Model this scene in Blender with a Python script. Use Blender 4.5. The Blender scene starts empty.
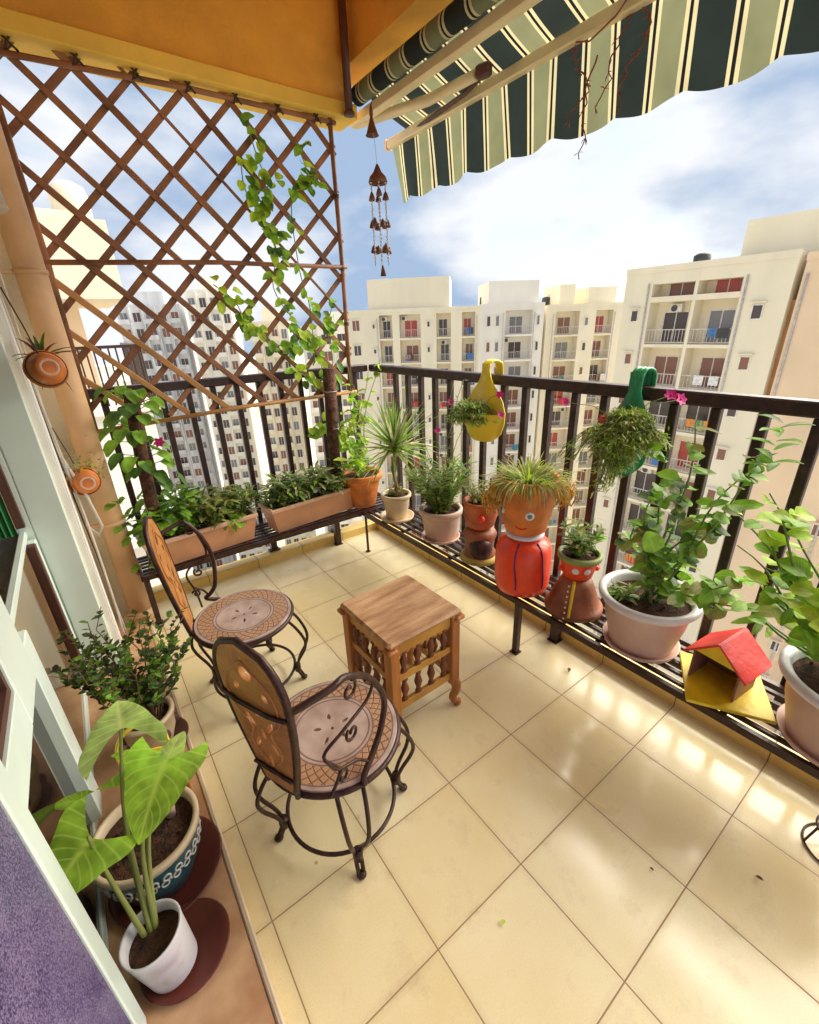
import bpy, math, random
from mathutils import Vector as V, Matrix, Euler
from math import sin, cos, pi, radians
rnd = random.Random(7)
sc = bpy.context.scene
COL = sc.collection

# ------------------------------------------------------------------ mesh builder
class MB:
    def __init__(s): s.v=[]; s.f=[]; s.m=[]; s.s=[]; s.uv=[]; s.T=Matrix.Identity(4)
    def add(s, vs, fs, mi=0, smooth=False, uvs=None):
        b=len(s.v)
        for p in vs: s.v.append(tuple(s.T @ V(p)))
        for k,f in enumerate(fs):
            s.f.append([i+b for i in f]); s.m.append(mi); s.s.append(smooth)
            s.uv.append([uvs[i] for i in f] if uvs else [(0,0)]*len(f))
    def box(s, c, d, rot=None, mi=0, taper=1.0, bev=0.0):
        x,y,z=[a/2 for a in d]; R=rot.to_matrix() if isinstance(rot,Euler) else (rot or Matrix.Identity(3))
        if bev>0:
            b=min(bev,x*.9,y*.9,z*.9); vs=[]; 
            for zz,k in ((-z,b),(-z+b,0),(z-b,0),(z,b)):
                X=x-k; Y=y-k
                for px,py in ((X-b,-Y),(X,-Y+b),(X,Y-b),(X-b,Y),(-X+b,Y),(-X,Y-b),(-X,-Y+b),(-X+b,-Y)):
                    vs.append(V(c)+R@V((px,py,zz)))
            fs=[[7,6,5,4,3,2,1,0],[24+i for i in range(8)]]
            for r in range(3):
                for i in range(8): fs.append([r*8+i,r*8+(i+1)%8,(r+1)*8+(i+1)%8,(r+1)*8+i])
            s.add(vs,fs,mi); return
        vs=[V(c)+R@V((a*x*(taper if e<0 else 1),b_*y*(taper if e<0 else 1),e*z)) for e in (-1,1) for a,b_ in ((-1,-1),(1,-1),(1,1),(-1,1))]
        s.add(vs,[[3,2,1,0],[4,5,6,7],[0,1,5,4],[1,2,6,5],[2,3,7,6],[3,0,4,7]],mi)
    def b2(s, a, b, mi=0, bev=0):
        s.box([(a[i]+b[i])/2 for i in range(3)],[abs(b[i]-a[i]) for i in range(3)],mi=mi,bev=bev)
    def tube(s, pts, r, n=8, mi=0, closed=False, cap=True, flat=1.0):
        pts=[V(p) for p in pts]; N=len(pts); rs=r if isinstance(r,(list,tuple)) else [r]*N
        t0=(pts[1]-pts[0]).normalized(); ref=V((0,0,1)) if abs(t0.z)<.9 else V((1,0,0))
        u=t0.cross(ref).normalized(); vs=[]
        for i in range(N):
            a=pts[(i-1)%N] if (i or closed) else pts[i]; b=pts[(i+1)%N] if (i<N-1 or closed) else pts[i]
            t=(b-a).normalized(); u=(u-t*u.dot(t)).normalized(); w=t.cross(u)
            for k in range(n):
                an=2*pi*k/n; vs.append(pts[i]+(u*cos(an)+w*sin(an)*flat)*rs[i])
        fs=[]
        for i in range(N if closed else N-1):
            j=(i+1)%N
            for k in range(n): fs.append([i*n+k,i*n+(k+1)%n,j*n+(k+1)%n,j*n+k])
        if cap and not closed: fs+= [list(range(n))[::-1],[(N-1)*n+k for k in range(n)]]
        s.add(vs,fs,mi,True)
    def lathe(s, prof, c=(0,0,0), n=32, mi=0, rot=None, smooth=True, wob=0, topcap=False):
        R=rot.to_matrix() if isinstance(rot,Euler) else (rot or Matrix.Identity(3)); vs=[]; c=V(c)
        for r,z in prof:
            for k in range(n):
                a=2*pi*k/n; q=r*(1+wob*sin(3*a+z*30)); vs.append(c+R@V((q*cos(a),q*sin(a),z)))
        fs=[]
        for i in range(len(prof)-1):
            for k in range(n): fs.append([i*n+k,i*n+(k+1)%n,(i+1)*n+(k+1)%n,(i+1)*n+k])
        if prof[0][0]>1e-6: fs.append(list(range(n))[::-1])
        if prof[-1][0]>1e-6 and topcap: fs.append([(len(prof)-1)*n+k for k in range(n)])
        s.add(vs,fs,mi,smooth)
    def ball(s, c, r, mi=0, n=12, m=8, rot=None):
        if not isinstance(r,(tuple,list)): r=(r,r,r)
        R=rot.to_matrix() if isinstance(rot,Euler) else (rot or Matrix.Identity(3)); vs=[]; fs=[]
        for i in range(m+1):
            ph=pi*i/m
            for k in range(n):
                a=2*pi*k/n; vs.append(V(c)+R@V((r[0]*sin(ph)*cos(a),r[1]*sin(ph)*sin(a),-r[2]*cos(ph))))
        for i in range(m):
            for k in range(n): fs.append([i*n+k,i*n+(k+1)%n,(i+1)*n+(k+1)%n,(i+1)*n+k])
        s.add(vs,fs,mi,True)
    def leaf(s, P, D, N, L, W, seg=3, droop=.4, fold=.2, mi=0, prof='e', lobe=0, nv=1, curl=0):
        P=V(P); D=V(D).normalized(); N=V(N); side=D.cross(N)
        if side.length<1e-3: side=D.cross(V((1,0,.2)))
        side.normalize(); cur=P.copy(); d=D.copy(); vs=[]; uv=[]; rows=seg+1
        for i in range(rows):
            u=i/seg
            if prof=='e': w=sin(pi*min(.97,u*.92+.04))**.8
            elif prof=='g': w=(1-u)**.6*min(1,.5+u*4)      # blade
            elif prof=='o': w=max(.05,1-abs(2*(u**.85)-1)**2.4)**.6   # round tip
            elif prof=='a': w=(1-u**2.6)**.9*(.86+.14*sin(min(1,u*2.2)*pi))+.02  # arrow head
            w*=W/2; nn=side.cross(d).normalized()
            for k in range(-nv,nv+1):
                vv=k/nv
                vs.append(cur+side*vv*w+nn*abs(vv)*w*fold*2 - nn*curl*w*vv*vv - d*(lobe*L*abs(vv)**1.6*(1-u)))
                uv.append((u,vv))
            d=(d+V((0,0,-1))*droop/seg).normalized(); cur=cur+d*(L/seg)
        c=2*nv+1; fs=[[i*c+k,i*c+k+1,(i+1)*c+k+1,(i+1)*c+k] for i in range(seg) for k in range(2*nv)]
        s.add(vs,fs,mi,True,uv)
    def build(s, name, mats, parent=None, origin=None, world=False):
        o3=V(origin) if origin is not None else V((0,0,0))
        if world and parent is not None: o3=V(parent.location)
        me=bpy.data.meshes.new(name); me.from_pydata([tuple(V(p)-o3) for p in s.v],[],s.f)
        if not isinstance(mats,(list,tuple)): mats=[mats]
        for m in mats: me.materials.append(m)
        me.polygons.foreach_set('material_index',s.m); me.polygons.foreach_set('use_smooth',s.s)
        if any(u!=(0,0) for fuv in s.uv for u in fuv):
            l=me.uv_layers.new(name='UVMap'); flat=[]
            for fuv in s.uv:
                for u in fuv: flat+= [u[0],u[1]]
            l.data.foreach_set('uv',flat)
        me.update()
        o=bpy.data.objects.new(name,me); COL.objects.link(o)
        if parent is not None: o.parent=parent
        elif origin is not None: o.location=o3
        return o

def tag(o,label,cat,group=None,kind=None):
    if label: o['label']=label
    if cat: o['category']=cat
    if group: o['group']=group
    if kind: o['kind']=kind
    return o
def thing(name,label,cat,loc=(0,0,0),rz=0,group=None):
    o=bpy.data.objects.new(name,None); COL.objects.link(o); o.location=loc; o.rotation_euler=(0,0,rz); o.empty_display_size=.05
    return tag(o,label,cat,group)
def struct(o): o['kind']='structure'; return o
def copy_tree(o,parent=None):
    c=o.copy(); COL.objects.link(c); c.parent=parent
    for ch in list(o.children): copy_tree(ch,c)
    return c

# ------------------------------------------------------------------ materials
def nt(name):
    m=bpy.data.materials.new(name); m.use_nodes=True; t=m.node_tree; return m,t,t.nodes,t.links,t.nodes['Principled BSDF']
def rgb(c): return (c[0],c[1],c[2],1)
def mat(name,c,rough=.6,metal=0,var=.15,scale=6,bump=0,bscale=None,c2=None,detail=5,coat=0,stretch=(1,1,1),thr=None):
    m,t,n,l,p=nt(name)
    tc=n.new('ShaderNodeTexCoord'); mp=n.new('ShaderNodeMapping'); l.new(tc.outputs['Object'],mp.inputs['Vector']); mp.inputs['Scale'].default_value=stretch
    no=n.new('ShaderNodeTexNoise'); no.inputs['Scale'].default_value=scale; no.inputs['Detail'].default_value=detail; l.new(mp.outputs[0],no.inputs['Vector'])
    cr=n.new('ShaderNodeValToRGB'); a,b=(thr or (.32,.7)); cr.color_ramp.elements[0].position=a; cr.color_ramp.elements[1].position=b
    k=c2 or tuple(x*(1-var*2) for x in c)
    cr.color_ramp.elements[0].color=rgb(k); cr.color_ramp.elements[1].color=rgb(c if c2 else tuple(min(1,x*(1+var*.6)) for x in c))
    l.new(no.outputs['Fac'],cr.inputs['Fac']); l.new(cr.outputs['Color'],p.inputs['Base Color'])
    p.inputs['Roughness'].default_value=rough; p.inputs['Metallic'].default_value=metal; p.inputs['Coat Weight'].default_value=coat
    if bump:
        nb=n.new('ShaderNodeTexNoise'); nb.inputs['Scale'].default_value=bscale or scale*6; nb.inputs['Detail'].default_value=4; l.new(mp.outputs[0],nb.inputs['Vector'])
        bm=n.new('ShaderNodeBump'); bm.inputs['Strength'].default_value=bump; bm.inputs['Distance'].default_value=.01
        l.new(nb.outputs['Fac'],bm.inputs['Height']); l.new(bm.outputs['Normal'],p.inputs['Normal'])
    return m
def leafmat(name,c,rough=.55,vein=.25,tr=.42,vf=9):
    m,t,n,l,p=nt(name)
    uv=n.new('ShaderNodeUVMap'); sx=n.new('ShaderNodeSeparateXYZ'); l.new(uv.outputs[0],sx.inputs[0])
    ab=n.new('ShaderNodeMath'); ab.operation='ABSOLUTE'; l.new(sx.outputs['Y'],ab.inputs[0])
    mu=n.new('ShaderNodeMath'); mu.operation='MULTIPLY_ADD'; l.new(ab.outputs[0],mu.inputs[0]); mu.inputs[1].default_value=-.45; l.new(sx.outputs['X'],mu.inputs[2])
    sn=n.new('ShaderNodeMath'); sn.operation='MULTIPLY'; l.new(mu.outputs[0],sn.inputs[0]); sn.inputs[1].default_value=vf*6.28
    s2=n.new('ShaderNodeMath'); s2.operation='SINE'; l.new(sn.outputs[0],s2.inputs[0])
    gt=n.new('ShaderNodeMapRange'); l.new(s2.outputs[0],gt.inputs[0]); gt.inputs[1].default_value=.7; gt.inputs[2].default_value=1; gt.inputs[3].default_value=0; gt.inputs[4].default_value=vein
    md=n.new('ShaderNodeMapRange'); l.new(ab.outputs[0],md.inputs[0]); md.inputs[1].default_value=0; md.inputs[2].default_value=.12; md.inputs[3].default_value=vein*1.5; md.inputs[4].default_value=0
    mx=n.new('ShaderNodeMath'); mx.operation='MAXIMUM'; l.new(gt.outputs[0],mx.inputs[0]); l.new(md.outputs[0],mx.inputs[1])
    tc=n.new('ShaderNodeTexCoord'); no=n.new('ShaderNodeTexNoise'); no.inputs['Scale'].default_value=22; l.new(tc.outputs['Object'],no.inputs['Vector'])
    cr=n.new('ShaderNodeValToRGB'); cr.color_ramp.elements[0].position=.3; cr.color_ramp.elements[1].position=.7
    cr.color_ramp.elements[0].color=rgb([x*.55 for x in c]); cr.color_ramp.elements[1].color=rgb([min(1,x*1.25) for x in c]); l.new(no.outputs['Fac'],cr.inputs[0])
    mix=n.new('ShaderNodeMixRGB'); l.new(mx.outputs[0],mix.inputs[0]); l.new(cr.outputs[0],mix.inputs[1]); mix.inputs[2].default_value=rgb([min(1,x*1.6+.08) for x in c])
    l.new(mix.outputs[0],p.inputs['Base Color']); p.inputs['Roughness'].default_value=rough
    tb=n.new('ShaderNodeBsdfTranslucent'); l.new(mix.outputs[0],tb.inputs['Color'])
    ms=n.new('ShaderNodeMixShader'); ms.inputs[0].default_value=tr; l.new(p.outputs[0],ms.inputs[1]); l.new(tb.outputs[0],ms.inputs[2])
    l.new(ms.outputs[0],n['Material Output'].inputs['Surface'])
    return m
def mathn(n,l,op,a,b=None,c=None):
    x=n.new('ShaderNodeMath'); x.operation=op
    for i,q in enumerate((a,b,c)):
        if q is None: continue
        if isinstance(q,(int,float)): x.inputs[i].default_value=q
        else: l.new(q,x.inputs[i])
    return x.outputs[0]
def floormat(name,c,c2,x0,y0,s=.3,rough=.2,joint=(.10,.045,.02),jw=.0022,usex=True,usey=True,spots=True):
    m,t,n,l,p=nt(name)
    tc=n.new('ShaderNodeTexCoord'); sx=n.new('ShaderNodeSeparateXYZ'); l.new(tc.outputs['Object'],sx.inputs[0])
    def cell(o,off): return mathn(n,l,'DIVIDE',mathn(n,l,'SUBTRACT',o,off),s)
    cx=cell(sx.outputs['X'],x0); cy=cell(sx.outputs['Y'],y0)
    def dist(q): 
        f=mathn(n,l,'FRACT',q); return mathn(n,l,'MULTIPLY',mathn(n,l,'MINIMUM',f,mathn(n,l,'SUBTRACT',1.0,f)),s)
    dx=dist(cx) if usex else None; dy=dist(cy) if usey else None
    d=mathn(n,l,'MINIMUM',dx,dy) if (usex and usey) else (dx or dy)
    g=n.new('ShaderNodeMapRange'); l.new(d,g.inputs[0]); g.inputs[1].default_value=jw*.4; g.inputs[2].default_value=jw; g.inputs[3].default_value=1; g.inputs[4].default_value=0
    cb=n.new('ShaderNodeCombineXYZ'); l.new(mathn(n,l,'FLOOR',cx),cb.inputs[0]); l.new(mathn(n,l,'FLOOR',cy),cb.inputs[1])
    wn=n.new('ShaderNodeTexWhiteNoise'); l.new(cb.outputs[0],wn.inputs['Vector'])
    no=n.new('ShaderNodeTexNoise'); no.inputs['Scale'].default_value=2.2; no.inputs['Detail'].default_value=7; no.inputs['Roughness'].default_value=.62; l.new(tc.outputs['Object'],no.inputs['Vector'])
    fine=n.new('ShaderNodeTexNoise'); fine.inputs['Scale'].default_value=260; fine.inputs['Detail'].default_value=2; l.new(tc.outputs['Object'],fine.inputs['Vector'])
    f=mathn(n,l,'ADD',mathn(n,l,'MULTIPLY',no.outputs['Fac'],1.1),mathn(n,l,'MULTIPLY_ADD',wn.outputs['Value'],.22,-.2))
    f=mathn(n,l,'MULTIPLY_ADD',fine.outputs['Fac'],.5,mathn(n,l,'SUBTRACT',f,.25))
    cr=n.new('ShaderNodeValToRGB'); cr.color_ramp.elements[0].position=.25; cr.color_ramp.elements[1].position=.75; cr.color_ramp.elements[0].color=rgb(c2); cr.color_ramp.elements[1].color=rgb(c); l.new(f,cr.inputs[0])
    mix=n.new('ShaderNodeMixRGB'); l.new(g.outputs[0],mix.inputs[0]); l.new(cr.outputs[0],mix.inputs[1]); mix.inputs[2].default_value=rgb(joint)
    last=mix.outputs[0]
    gr=n.new('ShaderNodeTexNoise'); gr.inputs['Scale'].default_value=9; gr.inputs['Detail'].default_value=8; gr.inputs['Roughness'].default_value=.7; l.new(tc.outputs['Object'],gr.inputs['Vector'])
    g1=n.new('ShaderNodeMapRange'); l.new(gr.outputs['Fac'],g1.inputs[0]); g1.inputs[1].default_value=.55; g1.inputs[2].default_value=.75; g1.inputs[3].default_value=0; g1.inputs[4].default_value=.42
    near=n.new('ShaderNodeMapRange'); l.new(d,near.inputs[0]); near.inputs[1].default_value=0; near.inputs[2].default_value=.018; near.inputs[3].default_value=.42; near.inputs[4].default_value=0
    gs=mathn(n,l,'ADD',g1.outputs[0],mathn(n,l,'MULTIPLY',near.outputs[0],gr.outputs['Fac']))
    mg=n.new('ShaderNodeMixRGB'); l.new(gs,mg.inputs[0]); l.new(last,mg.inputs[1]); mg.inputs[2].default_value=(.46,.32,.15,1); last=mg.outputs[0]
    if spots:
        vo=n.new('ShaderNodeTexVoronoi'); vo.inputs['Scale'].default_value=4.5; l.new(tc.outputs['Object'],vo.inputs['Vector'])
        sp=n.new('ShaderNodeMapRange'); l.new(vo.outputs['Distance'],sp.inputs[0]); sp.inputs[1].default_value=.012; sp.inputs[2].default_value=.03; sp.inputs[3].default_value=.7; sp.inputs[4].default_value=0
        mm=n.new('ShaderNodeMixRGB'); l.new(sp.outputs[0],mm.inputs[0]); l.new(last,mm.inputs[1]); mm.inputs[2].default_value=(.3,.2,.07,1); last=mm.outputs[0]
    l.new(last,p.inputs['Base Color'])
    rr=n.new('ShaderNodeMapRange'); l.new(no.outputs['Fac'],rr.inputs[0]); rr.inputs[1].default_value=.3; rr.inputs[2].default_value=.7; rr.inputs[3].default_value=rough*.45; rr.inputs[4].default_value=rough*1.5
    l.new(mathn(n,l,'ADD',mathn(n,l,'MULTIPLY',gs,.5),mathn(n,l,'MULTIPLY_ADD',g.outputs[0],.5,rr.outputs[0])),p.inputs['Roughness'])
    bp=n.new('ShaderNodeBump'); bp.inputs['Strength'].default_value=.35; bp.inputs['Distance'].default_value=.002
    l.new(mathn(n,l,'MULTIPLY',g.outputs[0],-1.0),bp.inputs['Height']); l.new(bp.outputs[0],p.inputs['Normal'])
    return m

M={}
M['tile']=floormat('floor_tile',(.90,.80,.53),(.80,.66,.36),-.289,0,rough=.19,joint=(.30,.17,.085))
M['kerb_r']=floormat('kerb_tile_side',(.85,.62,.20),(.72,.47,.12),0,0,rough=.3,usex=False,spots=False)
M['kerb_f']=floormat('kerb_tile_end',(.85,.62,.20),(.72,.47,.12),-.289,0,rough=.3,usey=False,spots=False)
M['ledge']=mat('ledge_stone',(.66,.42,.24),.3,0,.25,11,.05,c2=(.44,.23,.12),detail=10)
M['nosing']=mat('nosing_stone',(.80,.64,.45),.4,0,.12,10)
M['iron']=mat('black_iron',(.050,.022,.018),.38,.2,.3,30,.15,90)
M['chairiron']=mat('brown_iron',(.060,.024,.017),.4,.3,.3,40,.15,120)
M['bamboo']=mat('bamboo_red',(.36,.155,.075),.6,0,.3,6,0)
M['bamboo2']=mat('bamboo_tan',(.60,.30,.10),.5,0,.2,5,0)
M['wire']=mat('binding_wire',(.05,.03,.02),.6)
M['orangewall']=mat('ceiling_plaster',(.84,.40,.05),.8,0,.2,2.0,.5,60,detail=9)
M['lit_soffit']=mat('painted_soffit_light',(.88,.56,.09),.75,0,.10,3,.25,70)  # yellow stands for outside light bounced onto the orange beam's underside
M['cream']=mat('cream_plaster',(.90,.82,.64),.8,0,.12,3,.2,60)
M['pipe']=mat('tan_pipe',(.80,.50,.27),.42,0,.14,4,.04,30)
M['greypipe']=mat('grey_pipe',(.55,.47,.40),.4,0,.1,5)
M['mint']=mat('mint_aluminium',(.80,.92,.85),.32,0,.06,3)
M['gasket']=mat('brown_gasket',(.10,.035,.025),.5)
M['granite']=None
def granite():
    m,t,n,l,p=nt('purple_granite'); tc=n.new('ShaderNodeTexCoord')
    v0=n.new('ShaderNodeTexVoronoi'); v0.inputs['Scale'].default_value=520; l.new(tc.outputs['Object'],v0.inputs['Vector']); v=n.new('ShaderNodeSeparateColor'); l.new(v0.outputs['Color'],v.inputs[0])
    b=n.new('ShaderNodeTexNoise'); b.inputs['Scale'].default_value=7; b.inputs['Detail'].default_value=5; l.new(tc.outputs['Object'],b.inputs['Vector'])
    f=mathn(n,l,'MULTIPLY_ADD',b.outputs['Fac'],.45,mathn(n,l,'MULTIPLY',v.outputs[0],.56))
    cr=n.new('ShaderNodeValToRGB'); e=cr.color_ramp.elements; e[0].position=.36; e[0].color=(.03,.02,.10,1); e[1].position=.74; e[1].color=(.27,.21,.37,1)
    k=cr.color_ramp.elements.new(.5); k.color=(.09,.06,.20,1); l.new(f,cr.inputs[0]); l.new(cr.outputs[0],p.inputs['Base Color']); p.inputs['Roughness'].default_value=.35
    return m
M['granite']=granite()
M['terracotta']=mat('terracotta',(.55,.15,.05),.6,0,.28,12,.25,60)
M['orangepot']=mat('orange_glazed_clay',(.76,.23,.045),.5,0,.24,11,.2,50,detail=8)
M['pinkpot']=mat('pinkish_plastic_pot',(.68,.46,.36),.45,0,.12,6,.04,50)
M['boxpot']=mat('planter_box_clay',(.68,.34,.18),.55,0,.12,5,.08,60)
M['boxrim']=mat('planter_box_rim',(.74,.46,.33),.5,0,.1,6)
M['creampot']=mat('cream_pot',(.74,.58,.38),.5,0,.15,8)
M['whitepot']=mat('white_painted_pot',(.74,.72,.76),.5,0,.1,12,.1,70,c2=(.55,.47,.50),thr=(.28,.45))
M['greyrim']=mat('grey_plastic_rim',(.70,.68,.68),.4,0,.1,8)
M['tealpot']=mat('teal_glaze',(.02,.11,.14),.25,0,.3,9,coat=.4)
M['motif']=mat('white_motif',(.75,.72,.66),.4)
M['saucer']=mat('maroon_saucer',(.13,.028,.018),.4,0,.2,7)
M['soil']=mat('soil',(.085,.032,.015),.95,0,.4,45,1.0,140)
M['woodtop']=mat('worn_wood_top',(.60,.36,.19),.45,0,.2,6,.3,40,c2=(.30,.14,.05),stretch=(1,5,1),detail=8)
M['woodleg']=mat('orange_wood',(.50,.18,.03),.42,0,.2,8,.1,50,c2=(.30,.10,.025),stretch=(3,3,.6),detail=7)
M['woodrail']=mat('yellow_wood',(.58,.30,.05),.42,0,.2,8,.1,50,c2=(.38,.16,.025),detail=7)
M['spindle']=mat('dark_spindle_wood',(.20,.05,.018),.35,0,.2,12)
M['panel']=mat('carved_panel_wood',(.58,.26,.075),.4,0,.2,10,.6,55,c2=(.34,.13,.035),stretch=(1,1,.5),detail=7)
M['red']=mat('red_paint',(.82,.045,.03),.45,0,.14,16,.2,50)
M['vermil']=mat('vermilion_clay',(.90,.065,.015),.4,0,.10,14,.12,60,coat=.15)
M['browncl']=mat('brown_painted_clay',(.33,.11,.045),.5,0,.25,12,.2,70)
M['yellow']=mat('yellow_paint',(.88,.68,.02),.5,0,.14,14,.2,50)
M['yellowpot']=mat('yellow_plastic',(.88,.70,.05),.4,0,.06,4)
M['greenpot']=mat('green_plastic',(.02,.30,.11),.35,0,.1,4)
M['brownbox']=mat('brown_board',(.26,.12,.07),.6,0,.2,14)
M['purple']=mat('purple_paint',(.10,.03,.16),.5)
M['white']=mat('white_paint',(.82,.82,.80),.5,0,.04)
M['eyeblue']=mat('eye_blue',(.12,.25,.35),.3)
M['moss']=mat('coir_pole',(.13,.055,.03),.95,0,.4,26,1.0,90)
M['stem']=mat('green_stem',(.20,.30,.06),.55,0,.2,12)
M['bark']=mat('brown_bark',(.26,.14,.07),.8,0,.25,20,.4)
M['redvine']=mat('dried_red_vine',(.30,.06,.03),.7,0,.2,20)
M['ochre']=mat('ochre_straw',(.75,.40,.04),.8,0,.25,30,.4,60)
M['cableW']=mat('white_cable',(.72,.68,.62),.5)
M['dark']=mat('dark_room',(.03,.016,.012),.85)
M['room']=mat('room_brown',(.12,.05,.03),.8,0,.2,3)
M['greencurt']=mat('green_curtain',(.05,.30,.09),.8,0,.15,8,stretch=(8,8,1))
M['chime']=mat('chime_clay',(.17,.06,.035),.6)
M['shell']=mat('pearly_string',(.72,.68,.66),.3)
M['magenta']=mat('magenta_petal',(.75,.02,.28),.5,0,.1)
M['pinkred']=mat('coral_petal',(.80,.08,.10),.5,0,.1)
M['lilac']=mat('lilac_petal',(.60,.45,.72),.5,0,.1)
M['alu']=mat('cream_metal',(.82,.66,.40),.4,.1,.1,4)
g_={ 'y':(.50,.70,.05),'b':(.30,.56,.05),'m':(.24,.46,.045),'d':(.10,.22,.035),'o':(.36,.38,.10),'g':(.32,.36,.16),'w':(.66,.66,.34)}
for k,c in g_.items(): M['leaf_'+k]=leafmat('leaf_'+k,c)
M['syn']=leafmat('leaf_arrowhead',(.40,.74,.06),vein=.5,vf=7,tr=.45)
M['syn2']=leafmat('leaf_arrowhead_pale',(.56,.80,.22),vein=.4,vf=7,tr=.45)
def LM(s): return [M['leaf_'+c] for c in s]+[M['stem']]

def glass(name,c,rough=.03,alpha=.55):
    m,t,n,l,p=nt(name); p.inputs['Base Color'].default_value=rgb(c); p.inputs['Roughness'].default_value=rough; p.inputs['IOR'].default_value=1.6
    p.inputs['Specular IOR Level'].default_value=.9
    tr=n.new('ShaderNodeBsdfTransparent'); tr.inputs[0].default_value=rgb([min(1,x*1.5+.4) for x in c]); ms=n.new('ShaderNodeMixShader'); ms.inputs[0].default_value=alpha
    l.new(tr.outputs[0],ms.inputs[1]); l.new(p.outputs[0],ms.inputs[2]); l.new(ms.outputs[0],n['Material Output'].inputs['Surface']); return m
M['glassdark']=glass('tinted_glass',(.02,.014,.012),.04,.85)
M['glassfar']=glass('glass_painted_reflection',(.34,.22,.11),.07,.95)  # beige base colour imitates the floor reflected in the far pane
M['glassmint']=glass('pale_glass',(.10,.22,.17),.05,.7)

# seat: carved rings and a lattice border, in the seat's own polar coordinates
def seatmat():
    m,t,n,l,p=nt('carved_seat_wood'); tc=n.new('ShaderNodeTexCoord'); sx=n.new('ShaderNodeSeparateXYZ'); l.new(tc.outputs['Object'],sx.inputs[0])
    x,y=sx.outputs['X'],sx.outputs['Y']
    r=mathn(n,l,'SQRT',mathn(n,l,'ADD',mathn(n,l,'MULTIPLY',x,x),mathn(n,l,'MULTIPLY',y,y))); a=mathn(n,l,'ARCTAN2',y,x)
    def wave(sign): return mathn(n,l,'ABSOLUTE',mathn(n,l,'SINE',mathn(n,l,'ADD',mathn(n,l,'MULTIPLY',a,17.0),mathn(n,l,'MULTIPLY',r,sign*115.0))))
    lat=mathn(n,l,'MINIMUM',wave(1),wave(-1))
    g=n.new('ShaderNodeMapRange'); l.new(lat,g.inputs[0]); g.inputs[1].default_value=.12; g.inputs[2].default_value=.35; g.inputs[3].default_value=1; g.inputs[4].default_value=0
    band=mathn(n,l,'MULTIPLY',mathn(n,l,'GREATER_THAN',r,.118),mathn(n,l,'LESS_THAN',r,.168))
    lines=mathn(n,l,'MULTIPLY',g.outputs[0],band)
    for rr in (.104,.115,.171):
        q=mathn(n,l,'LESS_THAN',mathn(n,l,'ABSOLUTE',mathn(n,l,'SUBTRACT',r,rr)),.0022); lines=mathn(n,l,'MAXIMUM',lines,q)
    no=n.new('ShaderNodeTexNoise'); no.inputs['Scale'].default_value=16; no.inputs['Detail'].default_value=7; l.new(tc.outputs['Object'],no.inputs['Vector'])
    cr=n.new('ShaderNodeValToRGB'); cr.color_ramp.elements[0].position=.3; cr.color_ramp.elements[1].position=.7; cr.color_ramp.elements[0].color=(.30,.20,.16,1); cr.color_ramp.elements[1].color=(.50,.38,.33,1); l.new(no.outputs['Fac'],cr.inputs[0])
    c3=n.new('ShaderNodeMixRGB'); l.new(band,c3.inputs[0]); l.new(cr.outputs[0],c3.inputs[1]); c3.inputs[2].default_value=(.42,.24,.13,1)
    mix=n.new('ShaderNodeMixRGB'); l.new(mathn(n,l,'MULTIPLY',lines,.75),mix.inputs[0]); l.new(c3.outputs[0],mix.inputs[1]); mix.inputs[2].default_value=(.13,.05,.03,1)
    l.new(mix.outputs[0],p.inputs['Base Color']); p.inputs['Roughness'].default_value=.35
    bp=n.new('ShaderNodeBump'); bp.inputs['Strength'].default_value=.6; bp.inputs['Distance'].default_value=.004; l.new(mathn(n,l,'MULTIPLY',lines,-1.0),bp.inputs['Height']); l.new(bp.outputs[0],p.inputs['Normal'])
    return m
M['seat']=seatmat()
# awning cloth: stripes woven along the balcony direction (object Y)
def stripemat():
    m,t,n,l,p=nt('striped_canvas'); tc=n.new('ShaderNodeTexCoord'); sx=n.new('ShaderNodeSeparateXYZ'); l.new(tc.outputs['Object'],sx.inputs[0])
    f=mathn(n,l,'FRACT',mathn(n,l,'DIVIDE',mathn(n,l,'ADD',sx.outputs['Y'],10.0+.0335),.268))
    cr=n.new('ShaderNodeValToRGB'); cr.color_ramp.interpolation='CONSTANT'; e=cr.color_ramp.elements
    dk=(.020,.030,.028,1); cm=(.68,.62,.38,1); ol=(.23,.245,.14,1); bk=(.012,.012,.014,1)
    e[0].position=0; e[0].color=dk; e[1].position=.33; e[1].color=cm
    for pos,c in ((.38,bk),(.42,cm),(.465,ol),(.77,cm),(.82,bk),(.86,cm),(.905,dk)):
        q=e.new(pos); q.color=c
    l.new(f,cr.inputs[0])
    no=n.new('ShaderNodeTexNoise'); no.inputs['Scale'].default_value=9; l.new(tc.outputs['Object'],no.inputs['Vector'])
    mx=n.new('ShaderNodeMixRGB'); mx.blend_type='MULTIPLY'; mx.inputs[0].default_value=.5; l.new(cr.outputs[0],mx.inputs[1]); l.new(no.outputs['Fac'],mx.inputs[2])
    mb=n.new('ShaderNodeMixRGB'); mb.blend_type='ADD'; mb.inputs[0].default_value=.25; l.new(mx.outputs[0],mb.inputs[1]); l.new(cr.outputs[0],mb.inputs[2])
    l.new(mb.outputs[0],p.inputs['Base Color']); p.inputs['Roughness'].default_value=.85
    tb=n.new('ShaderNodeBsdfTranslucent'); l.new(mb.outputs[0],tb.inputs['Color']); ms=n.new('ShaderNodeMixShader'); ms.inputs[0].default_value=.35
    l.new(p.outputs[0],ms.inputs[1]); l.new(tb.outputs[0],ms.inputs[2]); l.new(ms.outputs[0],n['Material Output'].inputs['Surface'])
    return m
M['stripe']=stripemat()

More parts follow.
